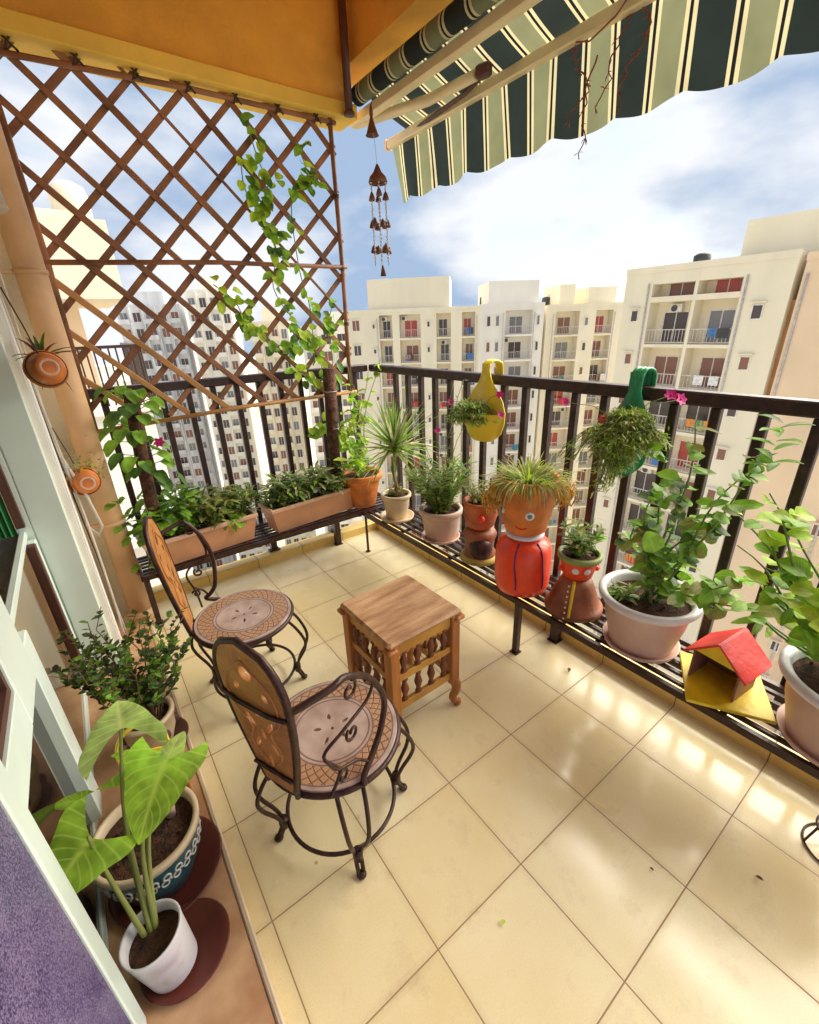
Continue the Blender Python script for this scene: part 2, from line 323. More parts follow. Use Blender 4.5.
# ================================================================== SETTING
Y0=-2.3; YF=1.82
mb=MB(); mb.b2((-1.84,Y0,-.18),(0,YF,0)); struct(mb.build('floor',M['tile']))
mb=MB(); mb.b2((0,Y0,-.18),(.085,YF+.085,.060),bev=.006); struct(mb.build('kerb',M['kerb_r']))
mb=MB(); mb.b2((-1.9,YF,-.18),(-.001,YF+.085,.058),bev=.006); struct(mb.build('kerb',M['kerb_f']))
mb=MB(); mb.b2((-1.86,-.20,.001),(-1.549,1.62,.040)); ld=struct(mb.build('ledge',M['ledge']))
mb=MB(); mb.b2((-1.547,-.9,.0012),(-1.532,1.66,.043),bev=.004); struct(mb.build('ledge_nosing',M['nosing']))
mb=MB(); mb.b2((-1.86,-.9,.001),(-1.549,-.203,.040)); struct(mb.build('ledge',M['ledge']))
# ceiling with its two downstand beams
mb=MB()
mb.b2((-4,Y0,2.97),(.20,2.1,3.12)); struct(mb.build('ceiling',M['orangewall']))
mb=MB(); mb.b2((-4,1.80,2.463),(-.002,1.97,2.968)); mb.b2((0,Y0,2.62),(.18,1.97,2.967)); 
tag(mb.build('ceiling_beam',M['orangewall']),'orange plastered beam running above the bamboo trellis and the awning','beam')
mb=MB(); mb.b2((-4,1.775,2.400),(.03,1.968,2.462),bev=.004)  # added strip, carries the beam soffit's bounced light in its colour
tag(mb.build('lit_soffit_band',M['lit_soffit']),'yellow band imitating bounced light on the underside of the orange beam above the trellis','painted light band')
# balcony slab of the storey above the shelf side
# ground
def groundmat():
    m=mat('city_ground',(.62,.56,.46),.9,0,.12,.03,c2=(.42,.40,.30),detail=8,thr=(.42,.55)); return m
mb=MB(); mb.add([(-900,-900,-58),(900,-900,-58),(900,1200,-58),(-900,1200,-58)],[[0,1,2,3]]); struct(mb.build('ground',groundmat()))
# road strip between the blocks
mb=MB(); mb.add([(14,-300,-57.99),(21,-300,-57.99),(21,400,-57.99),(14,400,-57.99)],[[0,1,2,3]]); struct(mb.build('road',mat('asphalt',(.10,.09,.085),.9,0,.2,2)))

# ================================================================== FACADE, LEFT
mb=MB(); mb.b2((-2.4,1.331,0),(-1.69,1.96,2.96)); mb.b2((-1.689,1.79,0),(-1.60,1.815,2.39)); mb.b2((-2.4,-.20,2.42),(-1.80,1.328,2.96))
w=tag(mb.build('house_wall',M['cream']),'narrow cream wall between the window and the corner rainwater pipe','wall')
mb=MB(); mb.b2((-1.69,1.4,.0),(-1.665,1.44,2.9),bev=.004); mb.b2((-1.69,1.345,0),(-1.672,1.365,2.9)); mb.build('trim_strip',M['white'],w)
mb=MB(); mb.b2((-2.3,-2.2,0),(-1.772,-.0735,2.95),bev=.003); tag(mb.build('granite_wall',M['granite']),'speckled purple granite wall at the near corner beside the mint frame','wall')
# dark room behind the opening
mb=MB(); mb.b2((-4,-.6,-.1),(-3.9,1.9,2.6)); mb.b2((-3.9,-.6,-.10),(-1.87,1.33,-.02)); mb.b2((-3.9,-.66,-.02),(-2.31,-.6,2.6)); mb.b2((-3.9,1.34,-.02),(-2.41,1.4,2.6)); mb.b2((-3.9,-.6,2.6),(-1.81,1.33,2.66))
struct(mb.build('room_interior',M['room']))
# window
win=thing('sliding_window','mint aluminium window with dark lower glass behind the potted plants','window',(-1.80,.6,.04))
f=MB()
f.b2((-1.86,-.072,.041),(-1.768,-.016,2.41),bev=.003)
f.b2((-1.85,-.0155,.71),(-1.772,.195,.797),bev=.002)
f.b2((-1.85,.1955,.71),(-1.772,.372,2.41),bev=.003)
f.b2((-1.842,.373,.715),(-1.822,1.292,.740),bev=.003)
f.b2((-1.85,-.015,.0415),(-1.822,1.292,.085),bev=.003)
f.b2((-1.80,1.293,.0412),(-1.692,1.3295,2.41),bev=.004)
f.b2((-1.85,1.294,.0413),(-1.801,1.3295,2.41),bev=.003)
fr=f.build('frame',M['mint'],win,world=True)
f=MB(); f.b2((-1.838,-.0145,.086),(-1.828,.50,.709)); f.build('lower_pane',M['glassdark'],win,world=True)
f=MB(); f.b2((-1.838,.60,.086),(-1.828,1.18,.714)); f.build('lower_pane',M['glassfar'],win,world=True)
for y_,m_ in ((.501,'mint'),(1.19,'gasket'),(1.235,'mint')):
    f=MB(); w_=.095 if y_<.6 else .04; f.b2((-1.845,y_,.086),(-1.80,y_+w_,.709),bev=.003); f.build('mullion',M[m_],win,world=True)
f=MB()
for a,b in (((-1.80,-.015,.80),(-1.778,-.0035,2.4)),((-1.80,.18,.80),(-1.778,.1945,2.4)),((-1.80,-.003,.80),(-1.778,.1795,.818))): f.b2(a,b)
f.build('gasket',M['gasket'],win,world=True)
f=MB(); f.b2((-1.795,-.0025,.819),(-1.789,.179,2.4)); f.build('upper_pane',M['glassmint'],win,world=True)
f=MB(); f.b2((-1.85,1.262,.762),(-1.815,1.290,2.38)); f.b2((-1.86,1.235,.762),(-1.84,1.255,2.38),mi=1); f.build('far_sash',[M['gasket'],M['alu']],win,world=True)
# curtain
mb=MB(); pts=[]; n_=40
for i in range(n_+1):
    u=i/n_; x=-1.905+.078*u; y=1.17+.008*sin(u*30); pts+= [(x,y,.77),(x,y,2.38)]
mb.add(pts,[[2*i,2*i+2,2*i+3,2*i+1] for i in range(n_)],smooth=True); tag(mb.build('curtain',M['greencurt']),'green curtain hanging inside the open window','curtain')
# a pale leafy blade inside the window
mb=MB(); mb.leaf((-1.93,.62,.72),(.02,.05,1),(1,0,0),.30,.018,seg=5,droop=.1,prof='g',mi=0); mb.leaf((-1.92,.66,.72),(.02,.16,1),(1,0,0),.2,.014,seg=5,droop=.1,prof='g',mi=0)
tag(mb.build('grass_blade',LM('b')),'single long green blade in the dark window opening','plant')

# rainwater pipe
pp=thing('rainwater_pipe','thick tan rainwater pipe in the far left corner beside the trellis','pipe',(-1.562,1.70,0))
mb=MB(); mb.tube([(0,0,0),(0,0,1.0),(0,0,2.0),(0,0,2.44)],.052,n=28); mb.build('pipe_body',M['pipe'],pp)
for z in (1.62,.55,2.3):
    mb=MB(); mb.tube([(0,0,z),(0,0,z+.018)],.057,n=28); mb.box((-.06,0,z+.009),(.08,.02,.012)); mb.build('pipe_bracket',M['pipe'],pp)
mb=MB(); mb.lathe([(.052,0),(.066,.0),(.066,.05),(.053,.06)],(0,0,.0),n=28); mb.build('pipe_shoe',M['pipe'],pp)
mb=MB(); mb.tube([(-1.70,1.42,1.96),(-1.66,1.38,1.94),(-1.62,1.34,1.90),(-1.60,1.32,1.83),(-1.595,1.315,1.77)],.032,n=20); mb.ball((-1.595,1.315,1.77),(.033,.033,.02))
tag(mb.build('pipe_elbow',M['greypipe']),'short grey pipe elbow sticking out at the left edge','pipe')
cb=thing('wall_cable','white cables strung down the cream wall beside the pipe','cable',(-1.66,1.5,0))
for k,(x,y) in enumerate(((-1.655,1.47),(-1.66,1.52),(-1.655,1.57))):
    mb=MB(); P=[(x+.01*sin(z*3+k),y+.012*sin(z*4+k*2),z) for z in [i*.1 for i in range(0,26)]]; mb.tube(P,.0035 if k else .005,n=6); mb.build('cable',M['cableW'] if k!=1 else M['wire'],cb,world=True)
mb=MB(); mb.tube([(-1.655,1.47,.95),(-1.62,1.46,.80),(-1.60,1.5,.62),(-1.62,1.55,.56),(-1.66,1.57,.62)],.006,n=7); mb.build('cable_loop',M['cableW'],cb,world=True)

def soil_disc(mb_parent,r,z,name='soil'):
    mb=MB(); n=24; vs=[(0,0,z+.004)]; fs=[]
    for j,q in enumerate((.35,.7,1.0)):
        for k in range(n): a=2*pi*k/n; vs.append((q*r*cos(a),q*r*sin(a),z+rnd.uniform(-.004,.006)*(q<1)))
    for k in range(n): fs.append([0,1+k,1+(k+1)%n])
    for j in range(2):
        for k in range(n): fs.append([1+j*n+k,1+(j+1)*n+k,1+(j+1)*n+(k+1)%n,1+j*n+(k+1)%n])
    mb.add(vs,fs,0,True)
    for _ in range(14):
        a=rnd.uniform(0,2*pi); q=rnd.uniform(0,.85)*r; mb.ball((q*cos(a),q*sin(a),z+.003),rnd.uniform(.003,.007),n=6,m=4)
    return mb.build(name,M['soil'],mb_parent)

# hanging little terracotta pots lying on their sides, mouths turned away
def side_pot(loc,label,kind):
    t=thing('wall_pot',label,'hanging pot',loc,0,'terracotta pots tied to the cream wall'); t.scale=(1.05,1.05,1.05)
    R=Euler((radians(-97),radians(-6),radians(8)),'XYZ').to_matrix()
    mb=MB(); mb.lathe([(.0,.0),(.030,.0),(.036,.004),(.046,.05),(.054,.085),(.058,.086),(.058,.10),(.050,.10),(.044,.07),(.0,.065)],(0,0,0),28,rot=R)
    b=mb.build('pot',M['orangepot'],t)
    mb=MB(); mb.lathe([(.018,.0),(.022,-.003),(.026,0)],(0,0,-.001),24,rot=R); mb.build('base_ring',M['boxrim'],t)
    mb=MB(); mb.tube([R@V((.052*cos(a),.052*sin(a),.07)) for a in [i*2*pi/20 for i in range(20)]],.002,n=5,closed=True); mb.tube([R@V((0,.05,.07)),(-.03,.03,.12),(-.05,.03,.22)],.002,n=5); mb.build('wire_loop',M['wire'],t)
    mb=MB(); ax=R@V((0,0,1)); top=ax*.09
    if kind=='brom':
        for k in range(16):
            a=rnd.uniform(0,2*pi); d=ax*.3+V((.35+cos(a)*.5,sin(a)*.3,.35+sin(a)*.5)); mb.leaf(top+V((0,0,.03)),d,(0,0,1),rnd.uniform(.10,.16),.016,seg=5,droop=.7,fold=.3,mi=rnd.choice((0,1,1)),prof='g')
        mb.build('foliage',[M['leaf_d'],mat('bronze_leaf',(.16,.05,.035),.4),M['stem']],t)
    else:
        for k in range(150):
            q=top+V((rnd.gauss(.01,.04),rnd.gauss(0,.03),rnd.gauss(.05,.03))); d=V((rnd.gauss(0,1),rnd.gauss(0,1),rnd.gauss(.3,.6))); mb.leaf(q,d,(0,0,1),rnd.uniform(.015,.03),.009,seg=2,mi=rnd.choice((0,0,1,2)),prof='e')
        mb.build('foliage',LM('goy'),t)
side_pot((-1.590,1.15,1.305),'upper orange terracotta pot on the wall with a dark spiky bromeliad','brom')
side_pot((-1.598,1.42,.840),'lower orange terracotta pot on the wall with pale grey green trailing leaves','suc')

# ================================================================== RAILINGS
def railing(name,label,a,b,nb,posts,first=0.07):
    a=V(a); b=V(b); d=(b-a); L=d.length; d.normalize(); ang=math.atan2(d.y,d.x)
    t=thing(name,label,'railing',a,ang)
    mb=MB(); mb.b2((0,-.026,1.120),(L,.026,1.164),bev=.005); mb.build('top_rail',M['iron'],t)
    mb=MB(); mb.b2((0,-.02,.135),(L,.02,.165),bev=.004); mb.build('bottom_rail',M['iron'],t)
    first_o=None
    m=MB(); m.b2((-.0145,-.0145,.1655),(.0145,.0145,1.1195),bev=.003); first_o=m.build('baluster',M['iron'],t); first_o.location=(first,0,0)
    i=1
    while first+i*.126<L-.03:
        c=first_o.copy(); COL.objects.link(c); c.parent=t; c.location=(first+i*.126,0,0); i+=1
    for p in posts:
        m=MB(); m.b2((p-.02,-.018,.068),(p+.02,.018,.134)); m.b2((p-.035,-.022,.0605),(p+.035,.022,.0675)); m.build('foot',M['iron'],t)
    return t
railing('balcony_railing','long dark railing on the right behind the shelf of pots',(.06,1.845,0),(.06,-2.2,0),0,(.08,1.59,3.0,3.9),.02+.126*2)
railing('balcony_railing','dark railing at the far end behind the bamboo trellis',(-1.66,1.88,0),(.036,1.88,0),0,(.06,.9,1.35),.09)
# steel post above the corner
mb=MB(); mb.tube([(-.045,1.735,2.40),(-.045,1.735,2.965)],.020,n=16); mb.lathe([(.028,0),(.028,.012),(.02,.02)],(-.045,1.735,2.392),16)
tag(mb.build('ceiling_post',M['gasket']),'dark brown vertical pipe at the corner of the ceiling beams','pipe')

# shelves on legs
def shelf(label,x0,x1,y0,y1,along,legs):
    t=thing('plant_shelf',label,'shelf',((x0+x1)/2,(y0+y1)/2,0))
    z=.275; mb=MB()
    for a,b in (((x0,y0),(x1,y0+.016)),((x0,y1-.016),(x1,y1)),((x0,y0+.0165),(x0+.016,y1-.0165)),((x1-.016,y0+.0165),(x1,y1-.0165))):
        mb.b2((a[0],a[1],z-.014),(b[0],b[1],z+.012))
    mb.build('frame',M['iron'],t,world=True)
    n=6
    for k in range(1,n):
        u=k/n; mb=MB()
        if along=='y': x=x0+(x1-x0)*u; mb.b2((x-.007,y0+.017,z-.002),(x+.007,y1-.017,z+.009))
        else: y=y0+(y1-y0)*u; mb.b2((x0+.017,y-.007,z-.002),(x1-.017,y+.007,z+.009))
        mb.build('slat',M['iron'],t,world=True)
    q=(y0 if along=='y' else x0)+.25
    while q<(y1 if along=='y' else x1)-.1:
        mb=MB()
        if along=='y': mb.b2((x0+.017,q-.009,z-.012),(x1-.017,q+.009,z-.003))
        else: mb.b2((q-.009,y0+.017,z-.012),(q+.009,y1-.017,z-.003))
        mb.build('cross_bar',M['iron'],t,world=True); q+=.42
    for (lx,ly,zz,s_) in legs:
        mb=MB(); mb.b2((lx-s_,ly-s_,zz+.005),(lx+s_,ly+s_,z-.0145),bev=.002); mb.b2((lx-s_-.006,ly-s_-.006,zz),(lx+s_+.006,ly+s_+.006,zz+.005)); mb.build('leg',M['iron'],t,world=True)
shelf('long black slatted shelf carrying the row of pots along the right railing',-.25,.03,-2.0,1.57,'y',((-.236,.285,.0,.013),(-.236,-1.1,.0,.013),(-.030,.225,.0,.019),(-.030,-1.2,.0,.019),(-.238,1.556,.0,.0065)))
shelf('black slatted shelf carrying the two long planter boxes at the far end',-1.52,.03,1.575,1.83,'x',((-1.50,1.59,0,.013),(-.34,1.79,0,.019)))

# ================================================================== TRELLIS
tr=thing('bamboo_trellis','diamond lattice bamboo trellis tied above the far railing','trellis',(-.77,1.85,1.0))
x0,x1,z0,z1=-1.50,-.105,1.02,2.40
def clipseg(x,z,sx):
    # line through (x,z) at 45deg (dx=sx*dz) clipped to rectangle
    pts=[]
    ta=max(z0-z, min((x0-x)/sx,(x1-x)/sx)); tb=min(z1-z, max((x0-x)/sx,(x1-x)/sx))
    if tb-ta<.05: return None
    ta-=.02; tb+=.025
    return (x+sx*ta,z+ta),(x+sx*tb,z+tb)
def slat(mb,p,q,y,wd,mi):
    d=V((q[0]-p[0],0,q[1]-p[1])); L=d.length; a=math.atan2(d.z,d.x)
    mb.box(((p[0]+q[0])/2,y,(p[1]+q[1])/2),(L,.008,wd),Euler((0,-a,0)),mi,bev=.003)
mb=MB(); step=.204
for i in range(-9,9):
    s_=clipseg(x0+.085+i*step,z1,1.04)
    # falling to the left going down
    s_=clipseg(x1-.08-i*step,z1,1.0)
    if s_:
        j=rnd.uniform(-.006,.006); slat(mb,(s_[0][0]+j,s_[0][1]),(s_[1][0],s_[1][1]),1.858,.026+rnd.uniform(-.002,.003),0)
mb.build('rising_lattice',[M['bamboo'],M['bamboo2']],tr,world=True)
mb=MB()
for i in range(-9,18):
    s_=clipseg(x0+.02+i*step-.8,z1,-1.0)
    if s_:
        j=rnd.uniform(-.006,.006); low=1 if (i<1) else 0; slat(mb,(s_[0][0]+j,s_[0][1]),(s_[1][0],s_[1][1]),1.846,(.011 if i==6 else .027)+rnd.uniform(-.002,.003),low)
mb.build('falling_lattice',[M['bamboo'],M['bamboo2']],tr,world=True)
for z,mi in ((2.385,0),(1.715,0),(1.005,1)):
    mb=MB(); mb.tube([(x0-.02,1.835,z-.035),(-.8,1.833,z-.005),(x1+.03,1.835,z)],.011,n=10); mb.build('cross_pole',M['bamboo2'] if mi else M['bamboo'],tr,world=True)
for x in (x1,x0):
    mb=MB(); mb.tube([(x-.012,1.838,.98),(x+.004,1.838,1.7),(x,1.838,2.42)],.0125,n=10); mb.build('side_pole',M['bamboo'],tr,world=True)
for z in (1.03,1.4,1.7,2.05,2.37):
    mb=MB(); mb.tube([(x1+.017*cos(a+0)+0,1.84+.017*sin(a),z+.018*a/(6*pi)) for a in [i*2*pi/10 for i in range(31)]],.0022,n=5); mb.build('tie',M['wire'],tr,world=True)
for i in range(7):
    x=x0+.09+i*.204; mb=MB(); mb.tube([(x-.025,1.83,2.415),(x,1.822,2.385),(x+.022,1.826,2.365),(x+.005,1.818,2.375),(x-.018,1.826,2.36),(x+.0,1.82,2.392),(x+.02,1.83,2.42)],.0045,n=5); mb.build('tie',M['wire'],tr,world=True)

# ================================================================== AWNING
aw=thing('striped_awning','dark green and cream striped awning with a scalloped valance','awning',(.2,0,2.35))
YA,YB=1.78,-2.1
mb=MB(); 
prof=[(.043*cos(a),.043*sin(a)) for a in [i*2*pi/18 for i in range(18)]]
vs=[]; ys=[YA+.0-(YA-YB)*i/40 for i in range(41)]
for y in ys:
    for k,(a,b) in enumerate(prof): vs.append((.04+a*(1+.03*sin(y*9+k)),y,2.50+b))
mb.add(vs,[[i*18+k,i*18+(k+1)%18,(i+1)*18+(k+1)%18,(i+1)*18+k] for i in range(40) for k in range(18)]+[list(range(18))],0,True)
mb.build('roller',M['stripe'],aw,world=True)
mb=MB(); mb.b2((.070,YB,2.415),(.118,1.93,2.462),bev=.005); mb.build('torsion_bar',M['alu'],aw,world=True)
mb=MB(); n=60; vs=[]
for i in range(n+1):
    y=YA-(YA-YB)*i/n
    for k in range(9):
        u=k/8; x=.045+(.35-.045)*u; z=2.545-(2.545-2.415)*u-.012*sin(pi*u)-.004*sin(y*7); vs.append((x,y,z))
mb.add(vs,[[i*9+k,i*9+k+1,(i+1)*9+k+1,(i+1)*9+k] for i in range(n) for k in range(8)],0,True); mb.build('canopy_cloth',M['stripe'],aw,world=True)
mb=MB(); mb.b2((.330,YB,2.366),(.368,1.955,2.412),bev=.006); mb.b2((.328,1.956,2.363),(.370,1.972,2.415)); mb.build('front_bar',M['alu'],aw,world=True)
mb=MB(); mb.tube([(.10,1.90,2.43),(.22,1.42,2.405),(.235,1.10,2.395)],[.024,.024,.022],n=10); mb.build('folding_arm',M['alu'],aw,world=True)
mb=MB(); mb.box((.24,1.06,2.395),(.04,.07,.05),Euler((0,0,.3)),bev=.008); mb.tube([(.24,1.03,2.39),(.30,1.25,2.388),(.345,1.70,2.388)],.011,n=8); mb.build('arm_elbow',M['gasket'],aw,world=True)
mb=MB(); n=400; vs=[]
for i in range(n+1):
    y=1.95-(1.95-YB)*i/n; sc_=abs(sin(pi*(y+.02)/.268)); bot=2.115-.026*sc_- .04*max(0,(1.0-y))/1.0*.6
    for k in range(8):
        u=k/7; wv=.012*sin(y*13+.5)*u+.006*sin(y*37)*u; vs.append((.372+.03*u+wv,y-.045*u*(1 if i<3 else (max(0,1-i/60))),2.385+(bot-2.385)*u))
mb.add(vs,[[i*8+k,i*8+k+1,(i+1)*8+k+1,(i+1)*8+k] for i in range(n) for k in range(7)],0,True); mb.build('valance',M['stripe'],aw,world=True)
# dried red creeper over the front bar
mb=MB(); 
for s0 in ((.36,.66,2.42),(.36,.52,2.43),(.36,.58,2.30),(.36,.42,2.40)):
    p=V(s0); P=[p.copy()]
    for k in range(14): p=p+V((rnd.gauss(.001,.004),rnd.gauss(0,.018),-.022)); P.append(V((min(p.x,.36),p.y,p.z)))
    mb.tube(P,[.0035-.0001*k for k in range(15)],n=5)
    for q in P[3::2]:
        for _ in range(2): mb.leaf(q,(rnd.gauss(-.4,.3),rnd.gauss(0,1),rnd.gauss(-.3,.4)),(0,0,1),rnd.uniform(.015,.03),.009,seg=2,mi=0)
mb.tube([(.33,.66,2.36),(.33,.6,2.34),(.33,.5,2.37),(.33,.42,2.43)],.003,n=5)
tag(mb.build('dried_creeper',M['redvine']),'dried red creeper twigs hanging over the awning front bar','plant')

# wind chime
wc=thing('wind_chime','brown clay wind chime with three rows of little bells below the awning','wind chime',(.02,1.60,2.10))
wc.scale=(1.25,1.25,1.0)
mb=MB(); mb.tube([(-.02,0,.245),(-.005,0,.15),(0,0,.06)],.0012,n=5); mb.build('hanging_string',M['shell'],wc)
mb=MB(); mb.lathe([(.004,.075),(.010,.06),(.018,.04),(.034,.02),(.040,.0),(.037,-.01),(.030,0),(.0,.03)],(0,0,-.01),20); mb.build('dome',M['chime'],wc)
for r_ in range(3):
    for k in range(6):
        a=k*pi/3+.3*r_; x,y=.034*cos(a),.034*sin(a); z=-.075-.125*r_+rnd.uniform(-.008,.008)
        mb=MB(); mb.lathe([(.002,.024),(.007,.014),(.011,0),(.013,-.012),(.009,-.014),(.0,0)],(x,y,z),10); mb.build('bell',M['chime'],wc)
        if r_==0:
            mb=MB(); mb.tube([(x,y,-.01),(x,y,-.40)],.0011,n=4); 
            for j in range(22): mb.ball((x+rnd.uniform(-.002,.002),y,-.02-.017*j),.0042,n=6,m=4)
            mb.build('bead_string',M['shell'],wc)
mb=MB(); mb.tube([(0,0,0),(.003,0,-.40)],.001,n=4); mb.lathe([(.002,.035),(.007,.02),(.013,-.02),(.0,-.01)],(.004,0,-.43),10); mb.build('clapper',M['chime'],wc)
mb=MB(); mb.lathe([(.003,.07),(.008,.05),(.010,.03),(.007,.02),(.012,.0),(.030,-.05),(.034,-.055),(.0,-.03)],(.0,1.6,2.335),18); mb.tube([(0,1.6,2.40),(.03,1.62,2.44)],.002,n=5)
tag(mb.build('clay_bell',M['chime']),'single brown clay bell hanging from the awning above the wind chime','bell')

# ================================================================== CHAIRS
def cutout(name,outline,holes,th,mats,parent,bev=.0):
    cu=bpy.data.curves.new(name,'CURVE'); cu.dimensions='2D'; cu.fill_mode='BOTH'; cu.extrude=th/2; cu.bevel_depth=bev
    for pl in [outline]+holes:
        s=cu.splines.new('POLY'); s.points.add(len(pl)-1)
        for p,q in zip(s.points,pl): p.co=(q[0],q[1],0,1)
        s.use_cyclic_u=True
    o=bpy.data.objects.new(name+'_tmp',cu); COL.objects.link(o); dg=bpy.context.evaluated_depsgraph_get(); dg.update()
    me=bpy.data.meshes.new_from_object(o.evaluated_get(dg)); bpy.data.objects.remove(o); bpy.data.curves.remove(cu)
    me.name=name; me.materials.clear(); me.materials.append(mats); ob=bpy.data.objects.new(name,me); COL.objects.link(ob); ob.parent=parent; return ob
def ell(cx,cy,rx,ry,rot=0,n=14,drop=0):
    out=[]
    for i in range(n):
        a=2*pi*i/n; x=rx*cos(a)*(1-drop*sin(a)*.5); y=ry*sin(a); out.append((cx+x*cos(rot)-y*sin(rot),cy+x*sin(rot)+y*cos(rot)))
    return out
def smoothpath(P,k=8):
    P=[V(p) for p in P]; out=[]
    for i in range(len(P)-1):
        a=P[max(0,i-1)]; b=P[i]; c=P[i+1]; d=P[min(len(P)-1,i+2)]
        for j in range(k):
            t=j/k; out.append(.5*((2*b)+(c-a)*t+(2*a-5*b+4*c-d)*t*t+(3*b-a-3*c+d)*t**3))
    out.append(P[-1]); return out
def chair(label,loc,back_ang,armside,legangs,lean,armwide=1.0):
    """local frame: +x points to the backrest"""
    t=thing('garden_chair',label,'chair',loc,back_ang,'carved wood and iron chairs beside the stool')
    I=M['chairiron']; H=.340; R=.186
    holes=[ell(.042*cos(a),.042*sin(a),.013,.0062,a) for a in [i*2*pi/5+.3 for i in range(5)]]+[ell(0,0,.006,.006)]
    s=cutout('seat',ell(0,0,R-.004,R-.004,n=64),holes,.016,M['seat'],t,.0015); s.location=(0,0,H)
    mb=MB(); mb.tube([(R*cos(a),R*sin(a),H-.004) for a in [i*2*pi/56 for i in range(56)]],.0085,n=8,closed=True); mb.tube([(R*.93*cos(a),R*.93*sin(a),H-.02) for a in [i*2*pi/56 for i in range(56)]],.005,n=6,closed=True); mb.build('seat_ring',I,t)
    mb=MB(); rr=.162; mb.tube([(rr*cos(a),rr*sin(a),.062) for a in [i*2*pi/56 for i in range(56)]],.0060,n=8,closed=True); mb.build('foot_ring',I,t)
    for la in legangs:
        mb=MB(); a=la-back_ang
        for sgn in (-1,1):
            P=[]
            for r,z,w in ((.175,H-.015,.034),(.205,H-.06,.032),(.228,H-.12,.027),(.222,.17,.020),(.190,.11,.013),(.176,.062,.0085),(.186,.03,.0075),(.196,.008,.007)):
                P.append((r*cos(a)-sgn*w*sin(a),r*sin(a)+sgn*w*cos(a),z))
            mb.tube(smoothpath(P,5),.0060,n=7)
        mb.ball((.197*cos(a),.197*sin(a),.007),(.014,.014,.008)); mb.tube([(.176*cos(a),.176*sin(a),.045),(.176*cos(a),.176*sin(a),.08)],.0135,n=10)
        mb.build('leg',I,t)
    # backrest
    b0=V((R+.004,0,H)); up=V((sin(lean),0,cos(lean))); HB=.475
    def prof(n=22):
        L=[]
        for i in range(n+1):
            u=i/n; w=.044+.050*sin(min(1,u/.72)*pi/2); 
            if u>.72: w=.094*math.sqrt(max(0,1-((u-.72)/.28)**2))
            L.append((w,.02+u*(HB-.02)))
        return L
    L=prof(); out=[(-w,h) for w,h in L]+[(w,h) for w,h in L[::-1] if w>1e-4]
    holes=[ell(0,.392,.020,.022)]+[ell(s_*.043,.34,.010,.014,s_*.4) for s_ in (-1,1)]+[ell(s_*.030,.240,.009,.026,s_*-.5) for s_ in (-1,1)]+[ell(s_*.028,.165,.008,.024,s_*.4) for s_ in (-1,1)]+[ell(0,.275,.007,.018),ell(0,.205,.007,.020),ell(0,.115,.007,.024)]
    pn=cutout('back_panel',out,holes,.012,M['panel'],t,.001)
    # local panel plane: width -> local y, height -> up, thickness -> outward
    w_=V((0,1,0)); n_=w_.cross(up); Mx=Matrix((w_,up,n_)).transposed().to_4x4(); Mx.translation=b0; pn.matrix_local=Mx
    def P3(w,h,o=0): return b0+w_*w+up*h+V((cos(lean),0,-sin(lean)))*o
    mb=MB()
    mb.tube([P3(w*1.04+ (0.006 if w>0 else -.006),h) for w,h in out],.0085,n=8)
    mb.tube([P3(-.098,.305,.010),P3(-.05,.298,.014),P3(.05,.298,.014),P3(.098,.305,.010)],.0055,n=7)
    mb.tube([P3(-.062,.08,.012),P3(.062,.08,.012)],.005,n=6); mb.tube([P3(-.05,.0),P3(-.052,.03)],.008,n=8); mb.tube([P3(.05,.0),P3(.052,.03)],.008,n=8)
    mb.build('back_frame',I,t)
    # carved relief lines on the panel
    mb=MB()
    for s_ in (-1,1):
        mb.tube(smoothpath([P3(s_*.01,.10,.008),P3(s_*.05,.16,.008),P3(s_*.03,.22,.008),P3(s_*.072,.28,.008),P3(s_*.068,.36,.008),P3(0,.43,.008)],6),.0028,n=5)
        mb.tube(smoothpath([P3(s_*.01,.10,-.008),P3(s_*.05,.16,-.008),P3(s_*.03,.22,-.008),P3(s_*.072,.28,-.008),P3(s_*.068,.36,-.008),P3(0,.43,-.008)],6),.0028,n=5)
    mb.build('carving',M['panel'],t)
    # scroll arm on one side
    y=armside
    def A(px,pz,py=None): return V((px,y*(py if py is not None else .13),pz))
    wd=armwide
    mb=MB(); top=.665 if wd>.9 else .715
    X=lambda x: .20-(.20-x)*wd
    mb.tube(smoothpath([P3(y*.101,top-.345),A(X(.13),top+.008,.142),A(X(.075),top,.145),A(X(.0),top-.065,.15),A(X(-.045),top-.165,.155),A(X(-.02),.43,.16),A(X(.03),.385,.164),A(X(.075),.362,.168),A(.085,.338,.172)],7),.0085,n=8)
    mb.build('arm_rail',I,t)
    mb=MB()
    mb.tube(smoothpath([A(.155,.35,.125),A(X(.13),.42,.14),A(X(.165),.50,.132),A(X(.11),.535,.148),A(X(.02),.55,.152),A(X(-.01),.59,.152),A(X(.02),top-.055,.15)],7),.0042,n=6)
    def spiral(cx,cz,r0,tn,ph,py=.148): return [A(cx+r0*(1-.7*i/24)*cos(ph+tn*i/24),cz+r0*(1-.7*i/24)*sin(ph+tn*i/24),py) for i in range(25)]
    k_=1 if wd>.9 else .75
    mb.tube(spiral(X(.075),top-.04*k_,.026*k_,7,2.0),.004,n=6); mb.tube(spiral(X(.08),.50,.024*k_,-7,1.0),.004,n=6); mb.tube(spiral(X(.13),.405,.022*k_,7,0.3),.004,n=6)
    mb.tube(smoothpath([A(X(.165),.49,.135),A(X(.14),.44,.145),A(X(.08),.41,.155),A(X(.05),.375,.166)],6),.0042,n=6)
    mb.build('scrollwork',I,t)
    return t
chair('near carved chair, back turned to the camera, its scroll arm over the seat',(-1.207,.138,0),radians(203),1,[radians(a) for a in (256,168,342,78)],radians(4))
